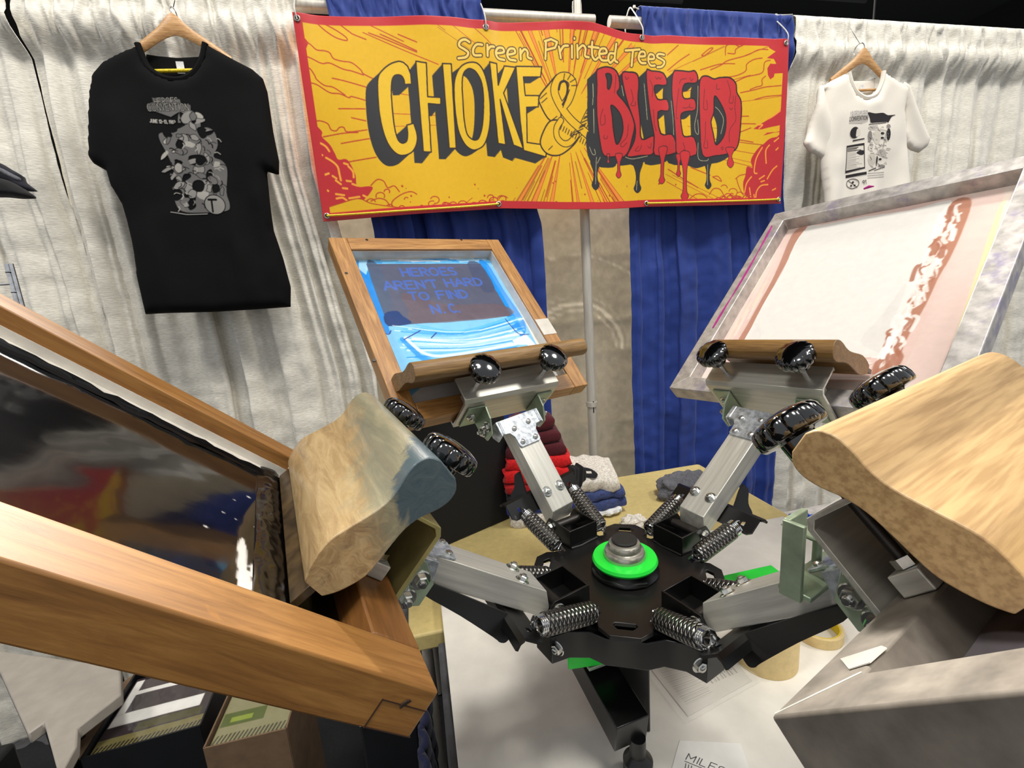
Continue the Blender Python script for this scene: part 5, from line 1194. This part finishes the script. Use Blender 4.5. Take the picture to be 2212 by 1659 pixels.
b.lathe([(.0045, 0), (.0045, .001)], (xs_, .020, -.015), (1, .3, .2), 9); b.box((xs_, .040, -.026), (.0008, .0010, .022)); b.box((xs_, .02, -.0155-.0), (.0008, .04, .0008)); b.box((xs_, .020, -.0362), (.0008, .040, .0008))
b.build('corner_joint', plain('dark_joint_wood', (.20, .11, .04), .7), sc1)  # joint lines and hole in dark brown wood colour

# screen 4: aluminium nearest at the right
sc4 = alu_frame('F4', 'aluminium framed screen nearest at the lower right corner of the view', M['alu_near'], None, None)
cv = new_cv('F4', .0015, hx('8a7a70')); w, L, t, dep = FR['F4'][6:10]
rs = random.Random(8)
cv.poly([(-w/2, 0), (w/2, 0), (w/2, L), (-w/2, L)], hx('57402f'))  # brownish reflection painted into the mesh colour, brown stain blotches over it
for i in range(90):
    x = rs.uniform(-w/2, w/2); y = rs.uniform(0, .3)
    cv.poly(smooth_pts([(x, y), (x+rs.uniform(.01, .06), y+rs.uniform(-.01, .01)), (x+rs.uniform(0, .06), y+rs.uniform(.01, .04))], 3), rs.choice((hx('6e5a52'), hx('5c4433'), hx('7d6d6a'), hx('4c3728'))), al=.6)
cv.poly(smooth_pts([(w/2-t-.005, t-.01), (w/2-t-.005, t+.12), (w/2-t-.05, t+.09), (w/2-t-.11, t+.02), (w/2-t-.1, t-.01)], 4), hx('a79fa6'))
cv.poly(smooth_pts([(w/2-t-.012, t+.02), (w/2-t-.02, t+.075), (w/2-t-.05, t+.05), (w/2-t-.045, t+.015)], 4), hx('dcd8da'))  # pale triangular highlight painted into the mesh colour
cv.poly([(w/2-t-.02, .14), (w/2-t+.01, .22), (0, .30), (-.02, .14)], hx('c9b68f'))
tp = [floc('F4', *p_, .0006) for p_ in ((1816, 1424), (1905, 1396), (1916, 1400), (1880, 1432), (1834, 1446))]
MB().prism(tp, .0004, .0010).build('tape_patch', M['tape_strip'], sc4, smooth=0)
M['mesh4'] = painted('brown_reflection_screen', .3, .2, 40, coat=.3, var=.1)
screen_mesh(sc4, 'F4', cv, M['mesh4'], t, -.030)

# ------------------------------------------------------------------ squeegees
def squeegee(key, sa, sb, mat, label, tip=(.100, -.0275), topp=(.036, .112), wide=1.0, blade=True, wav=0):
    O, s, d, n = fbasis(key); r_tip = O+d*tip[0]+n*tip[1]; up = norm(d*(topp[0]-tip[0])+n*(topp[1]-tip[1])); x = s; yb = np.cross(up, x)
    Lh = math.hypot(topp[0]-tip[0], topp[1]-tip[1])
    r_ = empty('squeegee', label, 'squeegee', basis(r_tip+s*(sa+sb)/2, x, yb, up))
    hl = abs(sb-sa)/2; k_ = Lh/.15
    half = [(.0075, .018), (.0125, .028), (.0165, .044), (.0165, .056), (.0130, .078), (.0112, .094), (.0125, .108), (.0165, .122), (.0178, .134), (.0150, .144), (.0080, .1495)]
    H_ = smooth_pts([(a_*wide, b_*k_) for a_, b_ in half], 3, False)
    prof = [(a_, b_) for a_, b_ in H_]+[(-a_, b_) for a_, b_ in reversed(H_)]
    MB().prism(prof, -hl, hl, f=lambda a_, b_, h: (h, a_, b_)).build('handle', mat, r_, bevel=.0015, smooth=50)
    MB().box((0, 0, .013), (2*hl-.004, .008, .026)).build('blade', M['blade'], r_, bevel=.0008)
    return r_
squeegee('F2', -.215, .175, M['sq_mid'], 'worn wooden squeegee resting in the blue ink screen')
squeegee('F3', -.105, .118, M['sq_brown'], 'oak squeegee with a chipped end resting in the white ink screen')
squeegee('F1', -.132, .165, M['sq_blue'], 'pale wooden squeegee stained blue and green, standing in the black ink screen', tip=(.095, -.0265), topp=(.050, .132), wide=1.45)
squeegee('F4', -.235, .140, M['sq_near'], 'large blond wooden squeegee nearest at the right edge', tip=(.100, -.0265), topp=(.056, .122), wide=1.15)
# ------------------------------------------------------------------ tables
TZ = .74; BT = .77
r = empty('folding_table', 'beige folding table standing against the drapes, under the piles of shirts', 'table', T(.51, 1.29, 0))
MB().prism([(-.585, -.33), (-.595, -.32), (-.595, .32), (-.585, .33), (.595, .33), (.603, .32), (.603, -.32), (.595, -.33)], TZ-.045, TZ).build('tabletop', M['table'], r, bevel=.006, seg=3)
for x in (-.56, .56):
    for y in (-.26, .26): MB().tube([(x, y, TZ-.045), (x, y, .01)], .014, 14).build('leg', M['grey_plastic'], r)
r = empty('work_bench', 'dark grey bench under the white board', 'bench', T(.48, .56, 0))
MB().box((0, 0, (.30+BT-.028)/2), (1.0, .72, BT-.028-.30)).build('body', plain('scuffed_grey', (.22, .22, .23), .6, 0, .4, 14, stretch=(1, 1, .2)), r, bevel=.004)
for x in (-.46, .46):
    for y in (-.32, .32): MB().box((x, y, .15), (.05, .05, .30)).build('leg', M['black_paint'], r, smooth=0)
hole = lambda cx, cy, rr: [(cx+rr*math.cos(a), cy+rr*math.sin(a)) for a in np.linspace(0, 2*math.pi, 17)[:-1]]
bd = MB().prism([(-.004, .18), (1.046, .18), (1.046, 1.096), (-.004, 1.096)], BT-.0275, BT, [hole(.014, 1.058, .0075), hole(1.010, 1.055, .0085)]).build('white_board', M['board'], bevel=.0015)
tag(bd, 'white laminated board with round holes, carrying the press, tape and paper', 'board')

def tape_roll(x, y, r0, r1, h, label, core=None):
    t = empty('tape_roll', label, 'tape', T(x, y, BT))
    b = MB(); n = 56; vs = []; 
    prof = [(r1, 0), (r0, 0), (r0, h), (r1, h)]
    for (rr, z) in prof:
        for i in range(n): a = 2*math.pi*i/n; vs.append((rr*math.cos(a), rr*math.sin(a), z))
    fs = [(j*n+i, j*n+(i+1) % n, ((j+1) % 4)*n+(i+1) % n, ((j+1) % 4)*n+i) for j in range(4) for i in range(n)]
    b.add(vs, fs).build('tape', M['masking'], t, bevel=.0008)
    b = MB(); vs = []
    for (rr, z) in [(r1-.002, .0005), (r1-.0001, .0005), (r1-.0001, h-.0005), (r1-.002, h-.0005)]:
        for i in range(n): a = 2*math.pi*i/n; vs.append((rr*math.cos(a), rr*math.sin(a), z))
    b.add(vs, fs).build('core', core or M['cardboard'], t)
tape_roll(.600, .657, .057, .040, .088, 'wide roll of cream masking tape standing on the white board')
tape_roll(.742, .676, .045, .0385, .022, 'narrow roll of cream tape with a yellow core', M['core'])
# plastic sleeve with a printed sheet
A_, B_2, C_2, D_2 = [atZ(*p, BT+.002) for p in ((1392, 1428), (1560, 1393), (1624, 1470), (1486, 1547))]
def quad_grid(nx, ny, P4, z, amp=0, sc=20, seed=0):
    U, V = np.meshgrid(np.linspace(0, 1, nx), np.linspace(0, 1, ny))
    a, b_, c, d_ = [np.array(p)[:2] for p in P4]
    XY = (a*(1-U[..., None])+b_*U[..., None])*(1-V[..., None])+(d_*(1-U[..., None])+c*U[..., None])*V[..., None]
    Z_ = z+amp*vnoise(XY[..., 0], XY[..., 1], sc, seed, 2); return U, V, np.dstack([XY, Z_])
t = empty('plastic_sleeve', 'clear plastic sleeve holding a printed sheet with a barcode, below the hub', 'packet', T(0, 0, 0))
U, V, P = quad_grid(90, 90, (A_, B_2, C_2, D_2), BT+.0008, .0006)
cv = Canvas(0, 0, 1, 1, .004, hx('cfc9be'))
for i in range(26):
    y = .12+i*.03
    cv.stroke([(.08, y), (.45+.07*math.sin(i*3), y)], .008, hx('9a958c'), al=.8)
for i in range(24):
    x = .52+i*.017; cv.stroke([(x, .42), (x, .72-.1*(i % 3 == 0))], .006 if i % 3 else .011, hx('6f6b66'))
cv.stroke([(.50, .30), (.92, .30)], .02, hx('8a857e')); cv.stroke([(.50, .36), (.85, .36)], .012, hx('8a857e'))
o = grid_mesh('printed_sheet', P, M['paper'], t, cols=cv.sample(U, V)); solidify(o, .0004, 1)
m_, nt_, b_ = new_mat('clear_film'); b_.inputs['Roughness'].default_value = .08; b_.inputs['Base Color'].default_value = (.9, .9, .88, 1)
b_.inputs['Transmission Weight'].default_value = .0; b_.inputs['Alpha'].default_value = .16; b_.inputs['Coat Weight'].default_value = .6
M['film'] = m_; f_ = noise_n(nt_, coords(nt_), 40, 3); bumpn(nt_, b_, f_, .5, .002)
cc = (np.array(A_)+B_2+C_2+D_2)/4
U, V, P = quad_grid(60, 60, [cc+(np.array(p)-cc)*1.18 for p in (A_, B_2, C_2, D_2)], BT+.0030, .0030, 26, 3)
grid_mesh('film', P, M['film'], t)
# card with handwriting
Q4 = [atZ(*p, BT) for p in ((1468, 1600), (1600, 1606), (1640, 1720), (1440, 1700))]
U, V, P = quad_grid(300, 240, Q4, BT+.0010)
cv = Canvas(P[..., 0].min(), P[..., 1].min(), P[..., 0].max(), P[..., 1].max(), .0004, hx('e9e6df'))
p0, p1 = atZ(1480, 1641, BT), atZ(1567, 1676, BT); L_ = math.hypot(p1[0]-p0[0], p1[1]-p0[1]); rt = ((p1[0]-p0[0])/L_, (p1[1]-p0[1])/L_); upv = (-rt[1], rt[0])
text(cv, 'MILES', p0[0], p0[1], .0115, .0011, hx('16161a'), wd=L_/twidth('MILES'), rt=rt, up=upv, shear=.2)
u0 = (p0[0]-upv[0]*.0035, p0[1]-upv[1]*.0035); cv.stroke([u0, (u0[0]+rt[0]*L_, u0[1]+rt[1]*L_)], .001, hx('16161a'))
for i in range(3):
    a = (u0[0]-upv[0]*.003+rt[0]*(.002+i*.0042), u0[1]-upv[1]*.003+rt[1]*(.002+i*.0042)); cv.stroke([a, (a[0]-upv[0]*.009, a[1]-upv[1]*.009)], .001, hx('16161a'))
o = grid_mesh('tally_card', P, M['paper'], cols=cv.sample(P[..., 0], P[..., 1])); solidify(o, .0004, 1)
tag(o, 'white card with MILES and tally strokes handwritten in black at the bottom edge', 'card')

# ------------------------------------------------------------------ black panel box and folded shirts on the beige table
e0 = np.array(atZ(1106, 1118, TZ)); e1 = np.array(atZ(905, 1205, TZ)); ux = norm(e1-e0); uy = vec([ux[1], -ux[0], 0]); uy = uy if uy[1] > 0 else -uy
hz = atY(1072, 880, e0[1])[2]-TZ
bb = MB().box((.17, .035, hz/2), (.34, .07, hz)).build('black_box', M['black_box'], None, basis(e0+vec([0, 0, .0005]), ux, uy, vec([0, 0, 1])), bevel=.003)
tag(bb, 'tall matt black box standing on the beige table behind the left squeegee', 'box')
def cloth_mat(name, c): 
    if name not in M: M[name] = fabric(name, c, .9, .1, (1, 1, 1), 160, .4, .18, .0012)
    return M[name]
def folded(name, c, sz, rot, mat, label, cat='T-shirt', group=None, seed=0, tiltx=0, tilty=0, lay=3):
    """a folded garment: soft layered slab with rounded folded edge towards the camera"""
    w, d, h = sz; n = 44; m = 26; vs = []; fs = []
    rg = np.random.RandomState(seed)
    for j in range(m):
        ph = 2*math.pi*j/m
        for i in range(n):
            u = -1+2*i/(n-1); ex = 1-abs(u)**9
            cx_, cz_ = math.cos(ph), math.sin(ph)
            yy = d/2*math.copysign(abs(cx_)**.35, cx_); zz = h/2*math.copysign(abs(cz_)**.6, cz_)
            k5 = .05*math.sin(u*5+seed+ph)+.04*math.sin(u*11+seed*2+ph*2)
            lay_ = .06*abs(math.sin(zz/h*math.pi*lay*2)) if cx_ < 0 else 0
            vs.append((u*w/2*(1+.04*math.sin(ph*2+seed)), yy*(1+k5-lay_)*(.93+.07*ex), zz*(.72+.28*ex)*(1+k5)))
    for j in range(m):
        for i in range(n-1): fs.append((j*n+i, j*n+i+1, ((j+1) % m)*n+i+1, ((j+1) % m)*n+i))
    fs.append(tuple(j*n for j in range(m))); fs.append(tuple(j*n+n-1 for j in reversed(range(m))))
    from mathutils import Euler
    Mx = Matrix.Translation(c) @ Euler((tiltx, tilty, rot)).to_matrix().to_4x4()
    o = MB().add(vs, fs).build(name, mat, None, Mx, smooth=60); return tag(o, label, cat, group)
def at_px(px, py, Y): return Vector(atY(px, py, Y))
yS = 1.415
c = atZ(1180, 1128, TZ); z_ = TZ+.001
def fpx(name, x0, x1, ytop, ybot, Y, d, mat, label, rot=-.15, seed=0, cat='T-shirt', **k):
    a = atY(x0, (ytop+ybot)/2, Y); b = atY(x1, (ytop+ybot)/2, Y); t_ = atY((x0+x1)/2, ytop, Y)[2]; bt = atY((x0+x1)/2, ybot, Y)[2]
    return folded(name, ((a[0]+b[0])/2, Y+d/2, (t_+bt)/2), (b[0]-a[0], d, t_-bt), rot, mat, label, cat, seed=seed, **k)
fpx('folded_shirt', 1112, 1240, 1112, 1142, 1.34, .12, cloth_mat('cloth_cream', (.80, .77, .72)), 'folded off-white T-shirt at the bottom of the shirt pile', seed=1)
fpx('folded_shirt', 1104, 1245, 1090, 1113, 1.345, .12, cloth_mat('cloth_royal', (.10, .18, .48)), 'folded royal blue T-shirt low in the pile beside the black box', seed=2)
fpx('folded_shirt', 1104, 1247, 1068, 1091, 1.35, .12, cloth_mat('cloth_black', (.05, .05, .055)), 'folded black T-shirt between the blue and red ones', seed=3)
fpx('folded_shirt', 1100, 1250, 1044, 1069, 1.355, .12, cloth_mat('cloth_red', (.62, .05, .07)), 'folded dark red T-shirt above the black one', seed=4)
fpx('folded_shirt', 1096, 1240, 1015, 1045, 1.36, .12, cloth_mat('cloth_bright', (.80, .06, .07)), 'folded bright red T-shirt in the middle of the pile', seed=5)
fpx('folded_shirt', 1100, 1238, 990, 1016, 1.37, .11, cloth_mat('cloth_bright', 0), 'folded bright red T-shirt with a bulging edge, under the maroon ones', seed=6)
for k6, (ya, yb, xa, xb) in enumerate(((962, 991, 1100, 1226), (935, 963, 1102, 1214), (905, 936, 1108, 1202))):
    fpx('folded_shirt', xa, xb, ya, yb, 1.385+.01*k6, .11, cloth_mat('cloth_maroon', (.30, .045, .09)), ('folded maroon T-shirt, lowest of the three maroon ones', 'folded maroon T-shirt, middle of the three maroon ones', 'folded maroon T-shirt at the very top of the pile')[k6], seed=7+k6)
fpx('folded_shirt', 1262, 1356, 1082, 1106, 1.325, .13, cloth_mat('cloth_denim', (.22, .27, .45)), 'folded denim blue T-shirt, lower of the two right of the press arm', rot=.05, seed=11)
fpx('folded_shirt', 1258, 1354, 1062, 1083, 1.33, .13, cloth_mat('cloth_denim', 0), 'folded denim blue T-shirt, upper of the two right of the press arm', rot=-.05, seed=12)
w_ = fpx('folded_shirt', 1240, 1346, 1024, 1062, 1.335, .17, cloth_mat('cloth_white', (.86, .83, .78)), 'folded white T-shirt with a black print on top of the blue ones', rot=-.12, seed=13, tiltx=.22, tilty=.12)
# its black print and a black shirt tucked beside it
cz = atY(1268, 1022, 1.35)
fpx('folded_shirt', 1230, 1266, 1012, 1066, 1.335, .05, cloth_mat('cloth_black', 0), 'crumpled black T-shirt tucked beside the folded white one', rot=.3, seed=15, tiltx=.1)
P_ = smooth_pts([(-.055, -.03), (-.035, -.012), (-.005, -.02), (.012, -.05), (-.002, -.074), (-.03, -.070), (-.05, -.055)], 5)
pr = pillow('chest_print', P_, .004, .002, None, cloth_mat('cloth_black', 0), w_, Matrix.Translation((0, -.0, .0335)) @ Matrix.Rotation(math.radians(-90), 4, 'X') @ Matrix.Scale(1, 4), edge=.003)
MB().box((-.018, -.045, .0350), (.020, .012, .001)).build('white_print_patch', cloth_mat('cloth_white', 0), w_)  # white patch within the black print
fpx('box_lid', 1284, 1346, 1104, 1117, 1.315, .12, M['label_white'], 'flat white carton under the denim blue T-shirts', cat='carton', rot=.05, seed=16)
def card(px, py, Y, rot, label):
    p = at_px(px, py, Y); r = empty('label_card', label, 'card', Matrix.Translation(p) @ Matrix.Rotation(rot, 4, 'Y') @ Matrix.Rotation(-.25, 4, 'X'))
    MB().box((0, 0, 0), (.058, .0012, .052)).build('card', M['label_white'], r, smooth=0)
    MB().prism([(-.006, -.014), (.006, -.014), (.006, -.002), (.003, .004), (.003, .012), (-.003, .012), (-.003, .004), (-.006, -.002)], -.0014, -.0009, f=lambda a, b, h: (a, h, b)).build('printed_mark', cloth_mat('cloth_maroon', 0), r)
# grey bundled shirt, white cloth, gloves
g = atZ(1490, 1075, TZ)
def bundle(name, c, r3, mat, label, seed, cat):
    n, m = 56, 36; vs = []; fs = []
    for j in range(m+1):
        th = math.pi*j/m
        for i in range(n):
            ph = 2*math.pi*i/n; v = Vector((math.sin(th)*math.cos(ph), math.sin(th)*math.sin(ph), math.cos(th)))
            rr = 1+.30*(noise.noise(v*2.2+Vector((seed, 0, 0)))) + .22*abs(noise.noise(v*4+Vector((0, seed, 0))))-.1
            z7 = v.z*r3[2]*rr; z7 = max(z7, -r3[2]*.55)
            vs.append((v.x*r3[0]*rr, v.y*r3[1]*rr, z7+r3[2]*.55))
    for j in range(m):
        for i in range(n): fs.append((j*n+i, j*n+(i+1) % n, (j+1)*n+(i+1) % n, (j+1)*n+i))
    return tag(MB().add(vs, fs).build(name, mat, None, T(*c), smooth=80), label, cat)
bundle('bundled_shirt', (g[0]+.00, g[1]+.02, TZ+.001), (.11, .075, .055), cloth_mat('cloth_grey', (.36, .36, .38)), 'loosely bundled grey T-shirt lying alone on the beige table', 3, 'T-shirt')
g = atZ(1375, 1142, TZ)
bundle('white_cloth', (g[0], g[1]+.02, TZ+.001), (.045, .03, .022), cloth_mat('cloth_white', 0), 'small crumpled white cloth on the table behind the hub', 5, 'cloth')
r = empty('storage_box', 'pale grey storage box standing right of the beige table', 'box', T(1.34, .98, 0))
MB().box((0, 0, .335), (.40, .50, .67)).build('body', M['grey_plastic'], r, bevel=.01); MB().box((0, 0, .68), (.42, .52, .025)).build('lid', plain('pale_lid', (.72, .70, .68), .4), r, bevel=.006)
g = atZ(1762, 1135, .70)
gl = bundle('rubber_glove', (g[0]+.02, g[1], .6935), (.075, .035, .022), plain('blue_rubber', (.05, .28, .78), .45, 0, .1, 30, .2), 'bright blue rubber glove crumpled on the storage box lid', 9, 'glove')
for k8 in range(4):
    MB().tube(smooth_pts([(-.05+.02*k8, .02, .012), (-.075+.022*k8, .045, .016), (-.08+.03*k8, .07, .010)], 5, False), [.008]*11, 8).build('finger', bpy.data.materials['blue_rubber'], gl)

# ------------------------------------------------------------------ lower left: boxes, bench side, blanket
r = empty('storage_tub', 'light grey plastic tub lid at the lower left corner, under the big wooden screen', 'tub', T(0, 0, 0))
pol = [atZ(*p, .60) for p in ((-40, 1400), (260, 1440), (262, 1500), (168, 1572), (166, 1610), (128, 1680), (95, 1560), (60, 1585), (0, 1452), (-40, 1400))][:-1]
MB().prism([(p[0], p[1]) for p in pol], .57, .60).build('lid', M['grey_plastic'], r, bevel=.004)
cx_ = sum(p[0] for p in pol)/len(pol); cy_ = sum(p[1] for p in pol)/len(pol)
MB().prism([(cx_+(p[0]-cx_)*.3, cy_+(p[1]-cy_)*.3) for p in pol], .0, .57).build('body', M['dark_plastic'], r)
a_ = atZ(60, 1640, .40)
bx_ = MB().box((a_[0]-.25, a_[1]-.05, .19), (.30, .3, .38)).build('black_crate', M['dark_plastic'], bevel=.01); tag(bx_, 'black plastic crate at the bottom left corner', 'crate')
b0 = np.array([atZ(*p, .50) for p in ((175, 1638), (432, 1566))])
def tray(name, pa, pb, depth, top, mat, label, packs, flap=None):
    pa, pb = np.array(pa), np.array(pb); u = norm(vec([pb[0]-pa[0], pb[1]-pa[1], 0])); v = vec([-u[1], u[0], 0]); L_ = float(np.hypot(*(pb-pa)[:2]))
    r = empty(name, label, 'box', basis(vec([pa[0], pa[1], 0]), u, v, vec([0, 0, 1])))
    b = MB(); tk = .004
    b.box((L_/2, 0, top/2), (L_, tk, top)); b.box((L_/2, depth, top/2), (L_, tk, top)); b.box((0, depth/2, top/2), (tk, depth, top)); b.box((L_, depth/2, top/2), (tk, depth, top)); b.box((L_/2, depth/2, .02), (L_, depth, tk))
    b.build('carton', mat, r, smooth=0)
    return r, L_
r, L_ = tray('display_box', b0[0], b0[1], .26, .50, M['dark_plastic'], 'black display box filled with glossy printed packs at the lower left', 0)
m_ = MB().prism([(-.004, 0), (-.05, .10), (-.05, .2), (-.004, .26)], .495, .499).build('flap', M['cardboard'], r); tag(m_, 'brown card flap')
X_, Y_ = np.meshgrid(np.linspace(.006, L_-.006, 160), np.linspace(.004, .25, 160))
cv = Canvas(0, 0, L_, .26, .0012, hx('3a3034'))
cv.poly([(.01, .085), (L_-.03, .085), (L_-.03, .125), (.01, .125)], hx('f2efe9')); cv.poly([(.01, .125), (.03, .125), (.03, .24), (.01, .24)], hx('f2efe9')); cv.poly([(.01, .185), (L_-.1, .185), (L_-.1, .2), (.01, .2)], hx('f2efe9'))
cv.poly([(0, 0), (L_, 0), (L_, .05), (0, .05)], hx('7a7146'))
for i in range(26): cv.stroke([(.01+i*L_/27, .012), (.016+i*L_/27, .03)], .004, hx('2a2622'))
cv.poly([(.08, .055), (L_-.02, .055), (L_-.02, .08), (.08, .08)], hx('4b4726'))
M['gloss'] = painted('glossy_pack', .12, .1, 30, coat=.8)
zp = .485+.004*vnoise(X_, Y_, 14, 3)
solidify(grid_mesh('glossy_pack', np.dstack([X_, Y_, zp]), M['gloss'], r, cols=cv.sample(X_, Y_)), .004, -1)
b1 = [atZ(*p, .50) for p in ((440, 1616), (618, 1573))]
r, L_ = tray('card_box', b1[0], b1[1], .22, .50, M['cardboard'], 'brown cardboard box with green packs beside the black display box', 0)
X_, Y_ = np.meshgrid(np.linspace(.006, L_-.006, 110), np.linspace(.004, .21, 110)); cv = Canvas(0, 0, L_, .22, .0012, hx('8a8560'))
cv.poly([(.01, .06), (L_-.07, .06), (L_-.07, .10), (.01, .10)], hx('4d5a1c')); cv.poly([(.03, .07), (L_-.1, .07), (L_-.1, .085), (.03, .085)], hx('8a9a2e')); 
for i in range(18): cv.stroke([(.01+i*L_/19, .015), (.016+i*L_/19, .035)], .004, hx('3a3622'))
solidify(grid_mesh('green_pack', np.dstack([X_, Y_, .488+0*X_]), M['gloss'], r, cols=cv.sample(X_, Y_)), .004, -1)
p = atZ(780, 1640, .34)
c = MB().box((p[0]-.09, p[1]-.16, .17), (.30, .20, .34), Matrix.Rotation(.25, 3, 'Z')).build('equipment_case', M['dark_plastic'], bevel=.008); tag(c, 'dark grey equipment case on the floor under the large wooden screen', 'case')
# white carton with a round stamp
cv = Canvas(-.25, 0, .0, .2, .0008, hx('e2ddd2')); q5 = lambda x, y: tuple(atZ(x, y, .62)[:2])
a_ = q5(838, 1288); b_ = q5(893, 1372)
X_, Y_ = np.meshgrid(np.linspace(-.22, -.095, 220), np.linspace(.965, 1.16, 200)); cv = Canvas(-.22, .965, -.095, 1.16, .0009, hx('e0dbd0'))
st = q5(863, 1300); cv.stroke([(st[0]+.024*math.cos(t_), st[1]+.024*math.sin(t_)) for t_ in np.linspace(0, 6.283, 30)], .0018, hx('56524c'))
for i in range(13):
    a = i*2.4; rr = .004+.0013*i; cv.disc((st[0]+rr*math.cos(a), st[1]+rr*math.sin(a)), .0017, hx('56524c'))
r = empty('carton', 'white carton with a round stamp, left of the beige table corner', 'carton', T(0, 0, 0))
grid_mesh('printed_top', np.dstack([X_, Y_, .6202+0*X_]), M['paper'], r, cols=cv.sample(X_, Y_)); MB().box((-.1575, 1.0625, .575), (.125, .195, .09)).build('body', M['label_white'], r, smooth=0)
bx_ = MB().box((-.1575, 1.07, .264), (.13, .20, .528)).build('tall_crate', M['dark_plastic'], bevel=.006); tag(bx_, 'tall black crate under the white stamped carton', 'crate')
# quilted navy blanket hanging between the bench and the wooden screen
Yg, Zg = np.meshgrid(np.linspace(.70, .96, 60), np.linspace(.05, .62, 90))
Xg = -.075+.012*np.abs(np.sin(Yg*60+Zg*25))*np.abs(np.sin(Yg*60-Zg*25))+.006*np.sin(Yg*14)
o = grid_mesh('moving_blanket', np.dstack([Xg, Yg, Zg]), cloth_mat('cloth_navy', (.05, .07, .20))); solidify(o, .012, 1); tag(o, 'navy quilted moving blanket beside the dark bench', 'blanket')

# ------------------------------------------------------------------ left edge: wire grid and dark caps
g0 = atY(12, 560, 1.45)
r = empty('wire_grid', 'chrome wire grid panel standing at the left edge', 'grid panel', T(g0[0], 1.45, 0))
for k9 in range(2): MB().cyl((-.0-.5*k9, 0, .0), (-.0-.5*k9, 0, 1.66), .006, 12).build('upright', M['chrome'], r)
b = MB()
for i in range(5): b.cyl((-.09*(i+1), 0, .72), (-.09*(i+1), 0, 1.66), .0028, 8)
for i in range(18): b.cyl((0, -.003, .76+i*.05), (-.5, -.003, .76+i*.05), .0028, 8)
b.build('wires', M['chrome'], r)
b = MB(); b.cyl((.012, -.004, .72), (.012, -.004, 1.66), .0045, 10)
for i in range(19): b.cyl((-.004, -.004, .74+i*.05), (.014, -.004, .74+i*.05), .003, 8)
b.build('edge_rail', M['chrome'], r)
cp = atY(-45, 365, 1.40)
MB().tube([(cp[0]-g0[0]-.16, 0, 1.50), (cp[0]-g0[0]-.16, 0, cp[2]-.03), (cp[0]-g0[0]-.02, 0, cp[2]-.02), (cp[0]-g0[0], -.05, cp[2]-.005), (cp[0]-g0[0], -.12, cp[2]-.035)], .005, 10).build('display_peg', M['chrome'], r)
def visor(px_pts, Y, dy, mat, label, cat='cap'):
    P_ = [(lambda w: (w[0], w[2]))(atY(*p, Y)) for p in px_pts]
    o = pillow('dark_cap', smooth_pts(P_, 4), .004, dy, None, mat, None, T(0, Y, 0), edge=.012); return tag(o, label, cat)
nv = cloth_mat('cloth_darknavy', (.05, .05, .11)); 
visor([(-60, 330), (0, 352), (25, 366), (45, 378), (50, 390), (75, 411), (58, 413), (20, 400), (-60, 380)], 1.40, .05, nv, 'dark navy cap with a pale lining at the left edge, upper of two')
visor([(-60, 375), (0, 385), (30, 395), (60, 414), (73, 426), (55, 430), (20, 427), (-60, 420)], 1.36, .05, cloth_mat('cloth_black', 0), 'black cap at the left edge, lower of two')
P_ = [(lambda w: (w[0], w[2]))(atY(*p, 1.36)) for p in ((-50, 345), (0, 362), (20, 372), (45, 385), (46, 391), (35, 391), (0, 375), (-50, 360))]
pillow('cap_lining', smooth_pts(P_, 3), .003, .01, None, cloth_mat('cloth_grey', 0), bpy.data.objects['dark_cap'], T(0, -.04, 0), edge=.006)

# look-alikes share a group phrase
for stem, phrase in (('folded_shirt', 'folded T-shirts on the beige table'), ('white_drape', 'white drapes on the crossbar'), ('blue_drape', 'blue drapes on the crossbar'), ('squeegee', 'squeegees resting in the screens'),
                     ('wooden_screen', 'wooden framed screens on the press'), ('aluminium_screen', 'aluminium framed screens on the press'), ('wooden_hanger', 'wooden hangers on the drapes'), ('tape_roll', 'tape rolls on the white board'),
                     ('banner_cord', 'yellow cords on the banner'), ('dark_cap', 'dark caps at the left edge')):
    for o in scn.collection.objects:
        if o.parent is None and o.name.split('.')[0] == stem: o['group'] = phrase
